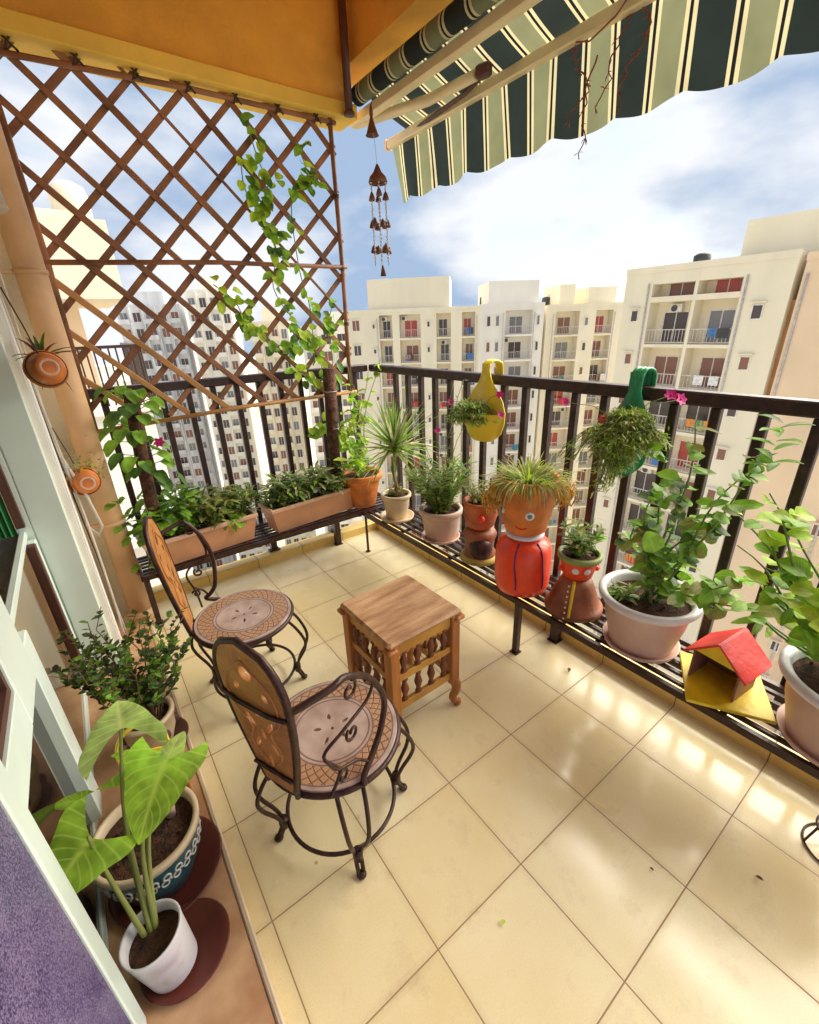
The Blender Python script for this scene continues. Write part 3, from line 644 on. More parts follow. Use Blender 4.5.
chair('far carved chair beside the planter boxes and the pipe',(-1.232,.848,0),radians(166),-1,[radians(a) for a in (230,142,328,52)],radians(6),.5)

# ================================================================== STOOL
st=thing('wooden_stool','square carved wooden stool with turned spindles','stool',(-.797,.378,0),radians(1))
h=.452; s_=.155
mb=MB(); 
out=[]; 
mb.box((0,0,h-.012),(2*s_+.012,2*s_+.012,.022),bev=.008); mb.build('top',M['woodtop'],st)
for sx in (-1,1):
    for sy in (-1,1): mb=MB(); mb.box((sx*(s_-.006),sy*(s_-.006),h-.034),(.042,.042,.020),bev=.006); mb.build('corner_block',M['woodleg'],st)
for sx in (-1,1):
    for sy in (-1,1):
        mb=MB(); X,Y=sx*(s_-.018),sy*(s_-.018)
        mb.box((X,Y,.275),(.040,.040,.31),bev=.004)
        d=V((sx,sy,0))*.707; P=[V((X,Y,.125)),V((X,Y,.10))+d*.014,V((X,Y,.065))+d*.012,V((X,Y,.03))+d*.0,V((X,Y,.012))+d*.016,V((X,Y,.006))+d*.022]
        mb.tube(smoothpath(P,5),[.023-.0088*min(1,i/14) +(.004 if i>20 else 0) for i in range(26)],n=10); mb.ball(V((X,Y,.007))+d*.018,(.017,.017,.009))
        mb.build('leg',M['woodleg'],st)
for side in range(4):
    R=Matrix.Rotation(side*pi/2,4,'Z')
    for zc,hh in ((.403,.040),(.280,.030),(.152,.034)):
        mb=MB(); mb.T=R; L=2*s_-.07
        mb.b2((-L/2,s_-.026,zc-hh/2),(L/2,s_-.010,zc+hh/2),bev=.002)
        if zc>.39:
            for k in range(8):
                x=-L/2+L*(k+.5)/8; mb.lathe([(.0,-.006),(.012,-.006),(.0135,0),(.012,.006),(0,.006)],(x,s_-.018,zc-hh/2+.001),12,rot=Euler((pi/2,0,0)))
        mb.build('rail',M['woodrail'],st)
    for za,zb in ((.295,.383),(.169,.265)):
        for k in range(4):
            mb=MB(); mb.T=R; L=2*s_-.07; x=-L/2+L*(k+.5)/4; hgt=zb-za
            mb.lathe([(.008,0),(.013,.05*hgt),(.008,.15*hgt),(.010,.28*hgt),(.0155,.5*hgt),(.010,.72*hgt),(.008,.85*hgt),(.013,.95*hgt),(.008,hgt)],(x,s_-.018,za),10)
            mb.build('spindle',M['spindle'],st)

# ================================================================== POTS AND PLANTS
def tapered(mb,rt,rb,hh,rim=.012,rimh=.025,mi=0,rm=None,wall=.008):
    mb.lathe([(rb*.9,0),(rb,.004),(rt,hh-rimh)],n=36,mi=mi)
    mb.lathe([(rt-wall,hh-rimh-.02),(rt+rim*.6,hh-rimh),(rt+rim,hh-rimh+.004),(rt+rim,hh-.004),(rt+rim*.7,hh),(rt-wall*.4,hh),(rt-wall,hh-.006),(rt-wall-.004,hh-.05)],n=36,mi=mi if rm is None else rm)
def saucer(t,r,z=0,m='saucer'):
    mb=MB(); mb.lathe([(r*.75,0),(r*.97,.006),(r*1.02,.022),(r*.98,.022),(r*.9,.010),(0,.008)],(0,0,z),36); return mb.build('saucer',M[m],t)
ZS=.288
def bushy(mb,base,stems,hgt,spread,ll,lw,dens,mis,prof='e',lean=(0,0),sr=.003,smi=None,droop=.4,jit=.25,start=.25):
    smi=len(mis) if smi is None else smi
    for k in range(stems):
        a=rnd.uniform(0,2*pi); q=spread*math.sqrt(rnd.random()); tip=V((q*cos(a)+lean[0],q*sin(a)+lean[1],hgt*rnd.uniform(.65,1.05)))
        b=V(base)+V((q*cos(a)*.25,q*sin(a)*.25,0)); P=[]; n=7
        for i in range(n+1):
            u=i/n; P.append(b+V((tip.x*u**1.3,tip.y*u**1.3,tip.z*u))+V((rnd.gauss(0,jit*.03),rnd.gauss(0,jit*.03),0))*u)
        mb.tube(P,[sr*(1-.6*i/n) for i in range(n+1)],n=5,mi=smi)
        for j in range(dens):
            u=start+(1-start)*rnd.random(); i=min(n-1,int(u*n)); f=u*n-i; p=P[i].lerp(P[i+1],f); ax=(P[i+1]-P[i]).normalized()
            an=rnd.uniform(0,2*pi); out=V((cos(an),sin(an),0)); d=(out*.9+ax*rnd.uniform(.2,.9)+V((0,0,rnd.uniform(-.1,.3)))).normalized()
            mb.leaf(p,d,V((0,0,1))+out*-.3+V((rnd.gauss(0,.25),rnd.gauss(0,.25),0)),ll*rnd.uniform(.6,1.2),lw*rnd.uniform(.7,1.15),seg=3,droop=droop*rnd.uniform(.3,1.4),mi=rnd.choice(mis),prof=prof,fold=.15)
def flower(mb,p,r,mi,n=6):
    p=V(p); f=V((rnd.gauss(-.4,.2),rnd.gauss(-.5,.2),rnd.uniform(.3,.8))).normalized()
    for k in range(n):
        a=2*pi*k/n+rnd.random()*.3; u=f.orthogonal().normalized(); w=f.cross(u); d=u*cos(a)+w*sin(a)+f*.25
        mb.leaf(p,d,f,r,r*.8,seg=2,droop=.1,mi=mi,prof='o',fold=.1)
    mb.ball(p+f*.002,r*.18,mi=mi,n=6,m=4)

# P1 orange clay pot at the corner
t=thing('potted_plant','bright orange clay pot with a yellow green climber at the shelf corner','potted plant',(-.178,1.69,ZS))
t.scale=(1.1,1.1,1.1)
mb=MB(); tapered(mb,.118,.082,.205,.014,.035); mb.build('pot',M['orangepot'],t); soil_disc(t,.11,.175)
mb=MB(); bushy(mb,(0,0,.17),6,.16,.06,.11,.035,7,[0,1],droop=.5)
for tip,nl in (((.14,.05,.62),22),((.0,.05,.66),24),((.22,.02,.70),18),((-.08,.03,.42),16),((.05,.08,.52),20),((-.14,-.02,.34),12)):
    P=[V((0,0,.17))+V((tip[0]*u**1.6+.02*sin(u*9),tip[1]*u+.02*cos(u*7),tip[2]*u)) for u in [i/10 for i in range(11)]]; mb.tube(P,[.0035*(1-.06*i) for i in range(11)],n=5,mi=3)
    for k in range(nl):
        u=.3+.7*rnd.random(); i=min(9,int(u*10)); p=P[i]; d=(rnd.gauss(0,1),rnd.gauss(-.2,1),rnd.gauss(-.1,.5)); mb.leaf(p,d,(0,-.4,1),rnd.uniform(.035,.065),.03,seg=3,droop=.6,mi=rnd.choice((0,0,1)),prof='o')
mb.build('foliage',LM('ybm'),t)
# P2 dracaena
t=thing('potted_plant','small cream pot with a spiky dracaena on a bare stem','potted plant',(-.135,1.345,ZS))
mb=MB(); tapered(mb,.084,.062,.165,.010,.022); mb.build('pot',M['creampot'],t); saucer(t,.105,-.0005,'creampot'); soil_disc(t,.078,.145)
mb=MB(); mb.tube(smoothpath([(0,0,.14),(.005,0,.22),(-.004,.01,.31),(.006,0,.42)],5),[.012]*5+[.010]*6+[.009]*5,n=8,mi=4)
for k in range(125):
    a=rnd.uniform(0,2*pi); e=rnd.uniform(-.35,1.5); d=V((cos(a)*cos(e),sin(a)*cos(e),sin(e)+.1)); L=rnd.uniform(.25,.37)*(1 if e<1 else .85)
    mb.leaf((0,0,.41+.05*rnd.random()),d,(0,0,1),L,.019,seg=6,droop=.55*max(.2,1-e/1.6),fold=.3,mi=rnd.choice((0,1,2,3,3)),prof='g')
mb.build('foliage',LM('bmgw')[:4]+[M['bark']],t)
mb=MB(); bushy(mb,(0,0,.14),7,.07,.05,.03,.014,8,[0,1]); mb.build('undergrowth',LM('om'),t)
# P3 succulent bush pot
t=thing('potted_plant','pinkish clay pot with a dense grey green bush of thin leaves','potted plant',(-.11,.955,ZS))
mb=MB(); tapered(mb,.108,.082,.185,.012,.03); mb.build('pot',M['pinkpot'],t); saucer(t,.105,-.0005,'pinkpot'); soil_disc(t,.10,.16)
mb=MB(); bushy(mb,(0,0,.155),52,.27,.16,.055,.014,24,[0,1,2,3],droop=.2,start=.1); mb.build('foliage',LM('dmog'),t)
mb=MB()
for k in range(9):
    a=rnd.uniform(0,2*pi); P=[V((0,0,.16))+V((cos(a)*.12*u+.03*sin(u*6),sin(a)*.12*u,(.45+.12*(k%3))*u)) for u in [i/8 for i in range(9)]]; mb.tube(P,.0016,n=4,mi=2)
    for q in P[4:]: mb.leaf(q,(rnd.gauss(0,1),rnd.gauss(0,1),.3),(0,0,1),.03,.006,seg=2,mi=0)
flower(mb,(.0,.02,.60),.018,3); 
mb.build('thin_shoots',[M['leaf_g'],M['leaf_o'],M['stem'],M['magenta']],t)
# P4 small stacked figure planter
t=thing('figure_planter','small stacked clay planter with a black bowl body and brown round head','planter',(-.115,.65,ZS))
t.scale=(1.12,1.12,1.12)
mb=MB(); mb.lathe([(.060,0),(.074,.004),(.080,.02),(.062,.06),(.066,.10),(.075,.13),(.060,.155),(.0,.156)],n=30); mb.build('base_pot',M['browncl'],t)
mb=MB(); mb.ball((-.028,-.033,.078),(.052,.052,.058)); mb.build('dark_belly',M['iron'],t)
mb=MB(); mb.lathe([(.078,.002),(.086,.006),(.084,.022),(.070,.036)],n=30); mb.build('olive_foot',mat('olive_paint',(.50,.42,.10),.5),t)
mb=MB(); mb.lathe([(.045,.157),(.062,.175),(.073,.22),(.070,.265),(.076,.27),(.076,.285),(.066,.285),(.06,.25)],n=30); mb.build('head_pot',M['terracotta'],t)
mb=MB(); mb.ball((-.048,-.052,.225),.016); mb.build('nose',M['red'],t); 
mb=MB(); soil_disc(t,.06,.27)
bushy(mb,(0,0,.265),16,.10,.09,.045,.010,9,[0,1],droop=.8); mb.build('foliage',LM('go'),t)
# P5 red figure planter with straw curls
t=thing('figure_planter','tall planter like a girl, red body and orange head with grassy hair','planter',(-.150,.350,ZS))
mb=MB(); mb.lathe([(.095,0),(.112,.008),(.119,.04),(.121,.12),(.119,.19),(.106,.228),(.070,.248),(.050,.252),(0,.252)],n=40); b=mb.build('body_pot',M['vermil'],t)
mb=MB()
for a in (radians(212),radians(252)):
    pass
for a,c_ in ((radians(205),.13),(radians(262),.13)):
    P=[(r*cos(a+.05*sin(z*25)),r*sin(a+.05*sin(z*25)),z) for r,z in ((.119,.045),(.1215,.08),(.1225,.12),(.1215,.17),(.110,.22),(.080,.246))]; mb.tube(smoothpath(P,4),.0035,n=6)
mb.build('dress_lines',M['purple'],t)
mb=MB(); mb.lathe([(.050,.2525),(.072,.256),(.082,.262),(.080,.272),(.066,.276),(.06,.28)],n=36,mi=0); mb.build('collar',M['whitepot'],t)
mb=MB(); mb.lathe([(.066,.276),(.086,.29),(.102,.36),(.110,.44),(.114,.485),(.123,.488),(.123,.52),(.106,.52),(.100,.48)],n=36); mb.build('head_pot',M['orangepot'],t); soil_disc(t,.102,.50)
def onhead(a,z,r): return V((r*cos(a),r*sin(a),z))
for a in (radians(226),radians(150)):
    mb=MB(); p=onhead(a,.385,.104); q=V((cos(a),sin(a),-.12)).to_track_quat('Z','Y').to_matrix(); mb.lathe([(.0,.004),(.014,.004),(.018,.002),(.019,-.006)],p,20,rot=q); e=mb.build('eye',M['white'],t)
    mb=MB(); mb.lathe([(.0,.008),(.009,.007),(.0105,.003)],p,16,rot=q); mb.build('pupil',M['eyeblue'],e)
mb=MB(); mb.tube(smoothpath([onhead(radians(194),.330,.096),onhead(radians(208),.320,.094),onhead(radians(222),.328,.0955)],4),.0035,n=6); mb.build('mouth',M['red'],t)
for a in (radians(150),radians(318)):
    mb=MB()
    for k in range(70):
        p=V((.140*cos(a),.140*sin(a),.47))+V((rnd.gauss(0,.02),rnd.gauss(0,.02),rnd.gauss(0,.022))); P=[p+V((rnd.gauss(0,.008),rnd.gauss(0,.008),-.02*i)) for i in range(4)]; mb.tube(P,.0028,n=4)
    mb.ball((.136*cos(a),.136*sin(a),.46),(.028,.028,.04)); mb.build('straw_curl',M['ochre'],t)
mb=MB()
for k in range(420):
    a=rnd.uniform(0,2*pi); q=.112*math.sqrt(rnd.random()); p=V((q*cos(a),q*sin(a),.508)); d=V((cos(a)*(.4+q*5),sin(a)*(.4+q*5),rnd.uniform(.4,1.6))); mb.leaf(p,d,(0,0,1),rnd.uniform(.06,.13),.007,seg=5,droop=rnd.uniform(.7,2.4),fold=.2,mi=rnd.choice((0,1,2,2,3)),prof='g')
for k in range(110):
    a=rnd.uniform(radians(120),radians(350)); p=V((.108*cos(a),.108*sin(a),.518)); mb.leaf(p,V((cos(a)*.9,sin(a)*.9,.35)),(0,0,1),rnd.uniform(.07,.13),.006,seg=6,droop=3.2,fold=.2,mi=rnd.choice((0,1,5,5)),prof='g')
mb.build('grass_hair',LM('gwyo')+[M['ochre']],t)
# P6 bell figure planter
t=thing('figure_planter','brown bell shaped clay planter with white eyes and a green rimmed head','planter',(-.115,.105,ZS))
mb=MB(); mb.lathe([(.108,0),(.114,.004),(.114,.022),(.104,.026),(.088,.07),(.066,.125),(.052,.155),(0,.156)],n=40); mb.build('bell_body',M['browncl'],t)
mb=MB(); a=radians(205); mb.tube([(r*cos(a),r*sin(a),z) for r,z in ((.114,.02),(.106,.03),(.090,.072),(.068,.127),(.055,.155))],.006,n=6); mb.build('yellow_stripe',M['yellow'],t)
mb=MB()
for k in range(7): a=radians(180-6*k*.0)+.0; mb.ball(((.112-.055*k/7)*cos(radians(196-k)),(.112-.055*k/7)*sin(radians(196-k)),.012+.02*k),.0045,n=8,m=6)
mb.build('white_dots',M['white'],t)
mb=MB(); mb.lathe([(.050,.157),(.056,.16),(.066,.20),(.072,.235)],n=36); mb.build('head_pot',M['vermil'],t)
mb=MB(); mb.lathe([(.072,.2355),(.083,.238),(.083,.258),(.070,.258),(.066,.22)],n=36); mb.build('green_rim',M['leaf_m'] if False else mat('olive_rim',(.30,.36,.10),.5),t); soil_disc(t,.068,.245)
for a in (radians(205),radians(243)):
    mb=MB(); q=V((cos(a),sin(a),-.1)).to_track_quat('Z','Y').to_matrix(); mb.lathe([(.0,.003),(.010,.003),(.0135,0)],(.068*cos(a),.068*sin(a),.205),18,rot=q); mb.build('eye',M['white'],t)
mb=MB(); mb.ball((.05,-.05,.19),.012); mb.ball((-.055,.04,.19),.012); mb.build('ears',M['vermil'],t)
mb=MB(); bushy(mb,(0,0,.24),22,.13,.07,.045,.013,12,[0,1,2],droop=.5,lean=(.02,0)); 
for k in range(5): mb.leaf((.05,-.03,.30),(rnd.gauss(.8,.4),rnd.gauss(-.3,.4),.3),(0,0,1),.05,.03,mi=3,prof='o')
mb.build('foliage',LM('dogb'),t)
# P7 large pot with upright bush
def bigpot(label,loc,rt,rb,hh):
    t=thing('potted_plant',label,'potted plant',loc)
    mb=MB(); mb.lathe([(rb*.9,0),(rb,.006),(rb*1.02,.02),(rt*.90,hh*.55),(rt*.94,hh-.035)],n=44); mb.build('pot',M['pinkpot'],t)
    mb=MB(); mb.lathe([(rt*.90,hh-.06),(rt*.95,hh-.034),(rt*1.06,hh-.030),(rt*1.12,hh-.018),(rt*1.13,hh-.006),(rt*1.09,hh),(rt*.98,hh-.001),(rt*.93,hh-.010),(rt*.90,hh-.06)],n=44); mb.build('rim',M['greyrim'],t)
    saucer(t,rb*1.2,-.0005,'pinkpot'); soil_disc(t,rt*.92,hh-.035); return t
t=bigpot('large pinkish pot with a leafy bush between the bell planter and the birdhouse',(-.115,-.175,ZS),.145,.105,.215)
mb=MB()
def branch(mb,base,tips,ll,lw,mis,per=26,prof='o',smi=None,r=.005,sp=.035,lobe=0):
    smi=len(mis) if smi is None else smi
    for tip in tips:
        tip=V(tip); b=V(base); P=[]
        for i in range(11):
            u=i/10; P.append(b.lerp(tip,u)+V((.02*sin(u*7+tip.x*40),.02*cos(u*6+tip.y*30),.03*sin(pi*u))))
        mb.tube(P,[r*(1-.06*i) for i in range(11)],n=6,mi=smi)
        for k in range(per):
            u=.22+.8*rnd.random(); i=min(9,int(u*10)); p=P[i].lerp(P[i+1],min(1,u*10-i))+V((rnd.gauss(0,sp*.3),rnd.gauss(0,sp*.3),rnd.gauss(0,sp*.3)))
            a=rnd.uniform(0,2*pi); d=V((cos(a),sin(a),rnd.uniform(-.2,.6))); mb.leaf(p,d,V((-.3,-.4,1))+V((rnd.gauss(0,.3),rnd.gauss(0,.3),0)),ll*rnd.uniform(.55,1.2),lw*rnd.uniform(.6,1.15),seg=4,droop=rnd.uniform(0,.7),mi=rnd.choice(mis),prof=prof,fold=.12,lobe=lobe,nv=2 if lobe else 1)
branch(mb,(0,0,.17),[(.0,.05,.55),(.02,-.02,.62),(-.02,.10,.45),(.03,-.17,.66),(.02,-.10,.52),(.03,-.21,.72),(.01,-.24,.36),(.04,-.02,.80),(-.02,.0,.38),(.0,-.28,.30),(.05,.05,.70)],.056,.042,[0,0,1,2,3],per=25,smi=4)
mb.leaf((-.10,-.03,.42),(-.2,.3,1),(-.7,-.7,.3),.075,.065,seg=5,mi=0,prof='o')
for k in range(12): mb.leaf((.03,-.22,.70+.012*k),(cos(k*2.4),sin(k*2.4),.5),(0,0,1),.07,.026,seg=4,droop=.5,mi=rnd.choice((1,2)),prof='e')
mb.build('foliage',LM('bmdo'),t)
mb=MB(); bushy(mb,(-.05,.07,.175),8,.05,.05,.05,.014,6,[0,1],droop=.8); mb.build('undergrowth',LM('mo'),t)
# P8 large pot at the right edge
t=bigpot('large pinkish pot at the right edge with broad lime leaves',(-.118,-.722,ZS),.150,.108,.22)
mb=MB()
branch(mb,(0,0,.18),[(.02,.28,.50),(.0,.18,.45),(.02,.33,.64),(.03,.24,.58),(.02,.10,.50),(.03,.36,.46),(.0,.30,.42),(.0,.0,.48),(.05,.20,.68),(-.03,.1,.40),(.03,.40,.58)],.066,.060,[0,0,1],per=10,smi=4,sp=.05,lobe=.15)
branch(mb,(0,0,.18),[(.03,.26,.26),(.03,.35,.28),(.0,.22,.36)],.07,.028,[1,2],per=7,prof='e',smi=4)
mb.build('foliage',LM('ybmo'),t)

# birdhouse
bh=thing('birdhouse','little open birdhouse with red roof on a yellow board','birdhouse',(-.120,-.438,ZS),pi-.12)
# local +x = front
mb=MB(); mb.box((.0,0.012,.008),(.235,.225,.012),Euler((0,0,.62)),bev=.002); mb.build('base_board',M['yellow'],bh)
W_,D_,HW=.068,.062,.105
mb=MB()
mb.b2((-D_,-W_,.0145),(D_-.002,-W_+.006,.0145+HW)); mb.b2((-D_,W_-.006,.0145),(D_-.002,W_,.0145+HW)); mb.b2((-D_,-W_+.0065,.0145),(-D_+.006,W_-.0065,.0145+HW))
mb.build('box',M['brownbox'],bh)
mb=MB(); zt=.0145+HW; ap=zt+.062
for x in (D_-.008,-D_):
    mb=MB(); mb.add([(x,-W_,zt+.0005),(x,W_,zt+.0005),(x,0,ap),(x+.007,-W_,zt+.0005),(x+.007,W_,zt+.0005),(x+.007,0,ap)],[[0,1,2],[5,4,3],[0,3,4,1],[1,4,5,2],[2,5,3,0]]); mb.build('gable',M['yellow'],bh)
for sgn in (-1,1):
    mb=MB(); sl=math.hypot(W_+.022,.062*(W_+.022)/W_); an=math.atan2(.062,W_)
    c=V((0,sgn*(W_+.022)/2,(ap+.004+ap-.062*(W_+.022)/W_+.004)/2+.003)); mb.box(c,(2*D_+.034,sl,.007),Euler((-sgn*an,0,0)),bev=.002); mb.build('roof_board',M['red'],bh)

# wire hoop stand at right edge of floor
t=thing('wire_stand','thin dark wire hoop standing at the right edge of the floor','stand',(-.175,-.815,0))
for z,r in ((.004,.075),(.07,.06)):
    mb=MB(); mb.tube([(r*cos(a),r*sin(a),z) for a in [i*2*pi/30 for i in range(30)]],.003,n=6,closed=True); mb.build('hoop',M['chairiron'],t)
for k in range(3):
    a=k*2.1; mb=MB(); mb.tube([(.075*cos(a),.075*sin(a),.004),(.06*cos(a),.06*sin(a),.07)],.003,n=6); mb.build('strut',M['chairiron'],t)

# hanging rail pots
def hookpot(label,loc,m,kind,kw=1.0):
    t=thing('hanging_planter',label,'hanging planter',loc,0,'plastic planters hooked over the right railing')
    # half-bucket against the rails: bag-like back plate, hook over the top rail. local +x towards outside
    mb=MB(); w=.085; n=14; vs=[]
    prof=[(1.215,.024),(1.19,.022),(1.15,.026),(1.12,.04),(1.09,.062),(1.05,.085),(1.0,.098),(.95,.096),(.90,.082),(.875,.06)]
    P=[]; 
    for z,hw in [(a_,b_*(kw if a_<1.16 else 1)) for a_,b_ in prof]: P+= [(-.002,-hw,z),(-.002,hw,z),(.004,-hw,z),(.004,hw,z)]
    k=len(prof)
    fs=[]
    for i in range(k-1):
        a=4*i; b=4*(i+1); fs+= [[a,a+1,b+1,b],[a+2,b+2,b+3,a+3],[a,b,b+2,a+2],[a+1,a+3,b+3,b+1]]
    mb.add(P,fs,0,True); mb.build('back_plate',m,t)
    mb=MB()
    for j in range(3):
        y=-.016+.016*j; mb.tube(smoothpath([(0,y,1.17),(.002,y,1.20),(.02,y,1.222),(.05,y,1.225),(.085,y,1.21),(.092,y,1.17),(.09,y,1.14)],5),.0085,n=8,flat=.6)
    mb.build('hook',m,t)
    mb=MB(); vs=[]; fs=[]; rows=8; cs=12
    for i in range(rows+1):
        u=i/rows; z=.86+.14*u; r=(.045+.055*u**.6)
        for c_ in range(cs+1):
            a=pi/2+pi*c_/cs; vs.append((cos(a)*r*.9-.003,sin(a)*r*kw,z))
    for i in range(rows):
        for c_ in range(cs): a=i*(cs+1)+c_; fs.append([a,a+1,a+cs+2,a+cs+1])
    fs.append(list(range(cs+1))); mb.add(vs,fs,0,True); mb.build('pocket',m,t)
    mb=MB(); mb.lathe([(0,0),(.08,0)],(-.035,0,.975),16,smooth=False); mb.lathe([(.0,.965),(.05,.965),(.055,.98),(.0,.985)],(-.04,0,0),16); mb.build('soil',M['soil'],t)
    return t
t=hookpot('yellow plastic planter hooked on the rail with sparse purslane',(.010,.765,0),M['yellowpot'],0,1.3)
mb=MB()
for k in range(110):
    a=rnd.uniform(pi*.45,pi*1.55); L=rnd.uniform(.05,.13); P=[V((-.05,.01,1.0))+V((cos(a)*L*u,sin(a)*L*u*1.1+.02*u,.06*sin(pi*u*.8)-.07*u*u)) for u in [i/6 for i in range(7)]]; mb.tube(P,.0016,n=4,mi=2)
    for q in P[1:]:
        for _ in range(3): mb.leaf(q,(rnd.gauss(0,1),rnd.gauss(0,1),rnd.gauss(.2,.5)),(0,0,1),rnd.uniform(.017,.032),.007,seg=2,mi=rnd.choice((0,1)))
for q,mi in (((-.06,.18,1.03),3),((-.07,-.03,.945),4),((-.03,-.13,1.0),3),((-.03,-.12,1.09),3),((0,.31,.99),4)):
    flower(mb,q,.020,mi); mb.tube([(-.03,0,.99),V((-.03,0,.99)).lerp(V(q),.5)+V((0,0,.03)),q],.0014,n=4,mi=2)
mb.build('purslane',[M['leaf_w'],M['leaf_b'],M['stem'],M['magenta'],M['pinkred']],t)
t=hookpot('green plastic planter hooked on the rail, overflowing with trailing purslane',(.010,.055,0),M['greenpot'],1,.85)
mb=MB()
for k in range(270):
    a=rnd.uniform(pi*.4,pi*1.6); L=rnd.uniform(.05,.125); dr=rnd.uniform(.02,.24)*(1-abs(sin(a))*.85); P=[V((-.03,0,1.03))+V((cos(a)*L*u,sin(a)*L*u*1.05-.012,.055*sin(pi*min(1,u*1.3))-dr*u*u)) for u in [i/7 for i in range(8)]]; mb.tube(P,.0015,n=4,mi=2)
    for q in P[1:]:
        for _ in range(4): mb.leaf(q+V((rnd.gauss(0,.006),rnd.gauss(0,.006),rnd.gauss(0,.006))),(rnd.gauss(0,1),rnd.gauss(0,1),rnd.gauss(0,.7)),(0,0,1),rnd.uniform(.016,.030),.006,seg=2,mi=rnd.choice((0,1,1,5)))
for k in range(18):
    y0_=rnd.uniform(.05,.12); P=[V((-.05,y0_*u*1.6,1.03))+V((0,.06*u,-.22*u*u+.07*u)) for u in [i/6 for i in range(7)]]
    P=[q+V((rnd.gauss(0,.004),rnd.gauss(0,.004),0)) for q in P]; mb.tube(P,.0012,n=4,mi=2)
    for q in P[2:]: mb.leaf(q,(rnd.gauss(0,1),rnd.gauss(0,1),0),(0,0,1),.018,.004,seg=2,mi=0)
for q,mi in (((-.06,.065,1.055),4),((-.03,-.135,1.155),3),((-.03,-.165,1.145),3),((-.02,.26,1.09),3)):
    flower(mb,q,.022,mi); mb.tube([(-.03,0,1.03),V((-.03,0,1.03)).lerp(V(q),.5)+V((0,0,.03)),q],.0014,n=4,mi=2)
mb.build('purslane',[M['leaf_y'],M['leaf_w'],M['stem'],M['magenta'],M['pinkred'],M['leaf_b']],t)

# planter boxes
def planterbox(label,c,L,rz):
    t=thing('planter_box',label,'planter box',c,rz,'long clay planter boxes on the far shelf')
    mb=MB(); D=.17; Hh=.155
    def ring(z,k): return [(-L/2*k,-D/2*k,z),(L/2*k,-D/2*k,z),(L/2*k,D/2*k,z),(-L/2*k,D/2*k,z)]
    kx=.93
    lo=[(sx*(L/2-.025),sy*(D/2-.02),0) for sx,sy in ((-1,-1),(1,-1),(1,1),(-1,1))]; hi=[(sx*L/2,sy*D/2,Hh-.02) for sx,sy in ((-1,-1),(1,-1),(1,1),(-1,1))]
    mb.add(lo+hi,[[3,2,1,0]]+[[i,(i+1)%4,(i+1)%4+4,i+4] for i in range(4)]); mb.build('trough',M['boxpot'],t)
    mb=MB(); 
    for a,b in (((-L/2-.01,-D/2-.01),(L/2+.01,-D/2+.008)),((-L/2-.01,D/2-.008),(L/2+.01,D/2+.01)),((-L/2-.01,-D/2+.0085),(-L/2+.008,D/2-.0085)),((L/2-.008,-D/2+.0085),(L/2+.01,D/2-.0085))): mb.b2((a[0],a[1],Hh-.021),(b[0],b[1],Hh),bev=.003)
    mb.build('rim',M['boxrim'],t)
    mb=MB(); n=24; vs=[]
    for i in range(n+1):
        for j in range(7): vs.append((-L/2+.009+(L-.018)*i/n,-D/2+.009+(D-.018)*j/6,Hh-.03+rnd.uniform(-.006,.008)))
    mb.add(vs,[[i*7+j,(i+1)*7+j,(i+1)*7+j+1,i*7+j+1] for i in range(n) for j in range(6)],0,True); mb.build('soil',M['soil'],t)
    return t
t=planterbox('planter box by the corner post with variegated plants and lilac flowers',(-.535,1.71,ZS),.58,radians(5))
mb=MB()
for x in [-.24,-.17,-.10,-.02,.05,.12,.18]: bushy(mb,(x,rnd.uniform(-.03,.03),.12),14,.18,.09,.08,.018,15,[0,1,2,3],prof='e',droop=.7,start=.1)
for k in range(9): flower(mb,(rnd.uniform(-.12,.18),rnd.uniform(-.08,.0),rnd.uniform(.17,.23)),.017,rnd.choice((5,6)))
mb.build('foliage',LM('gwdm')+[M['lilac'],M['white']],t)
t=planterbox('planter box beside the pipe with loose green plants',(-1.19,1.69,ZS),.56,radians(5))
mb=MB()
for x in [-.22,-.12,-.02]: bushy(mb,(x,rnd.uniform(-.03,.03),.12),9,.24,.10,.085,.035,10,[0,1,2],prof='o',droop=.7,start=.1)
for x in [.06,.14,.21]: bushy(mb,(x,rnd.uniform(-.03,.03),.12),12,.20,.10,.08,.022,12,[2,3,3],prof='e',droop=.7,start=.1)
for k in range(14): mb.leaf((.16,-.04,.14),(rnd.gauss(.2,.6),rnd.gauss(-.7,.4),rnd.gauss(.5,.3)),(0,0,1),.09,.03,seg=4,mi=0,droop=1.2,prof='e')
mb.build('foliage',LM('bmdo'),t)
# coir poles
cp=thing('coir_pole','brown coir pole tied to the trellis corner post above the planter box','plant support',(-.325,1.735,.42))
mb=MB(); mb.tube([(0,0,0),(.0,0,.35),(.02,.0,.75)],[.034,.036,.037],n=16); mb.build('pole',M['moss'],cp)
mb=MB(); 
for z in (.1,.4,.62): mb.tube([(.0+.039*cos(a)+.02*z/.75,.039*sin(a),z) for a in [i*2*pi/16 for i in range(16)]],.0018,n=5,closed=True)
mb.build('binding',M['shell'],cp)
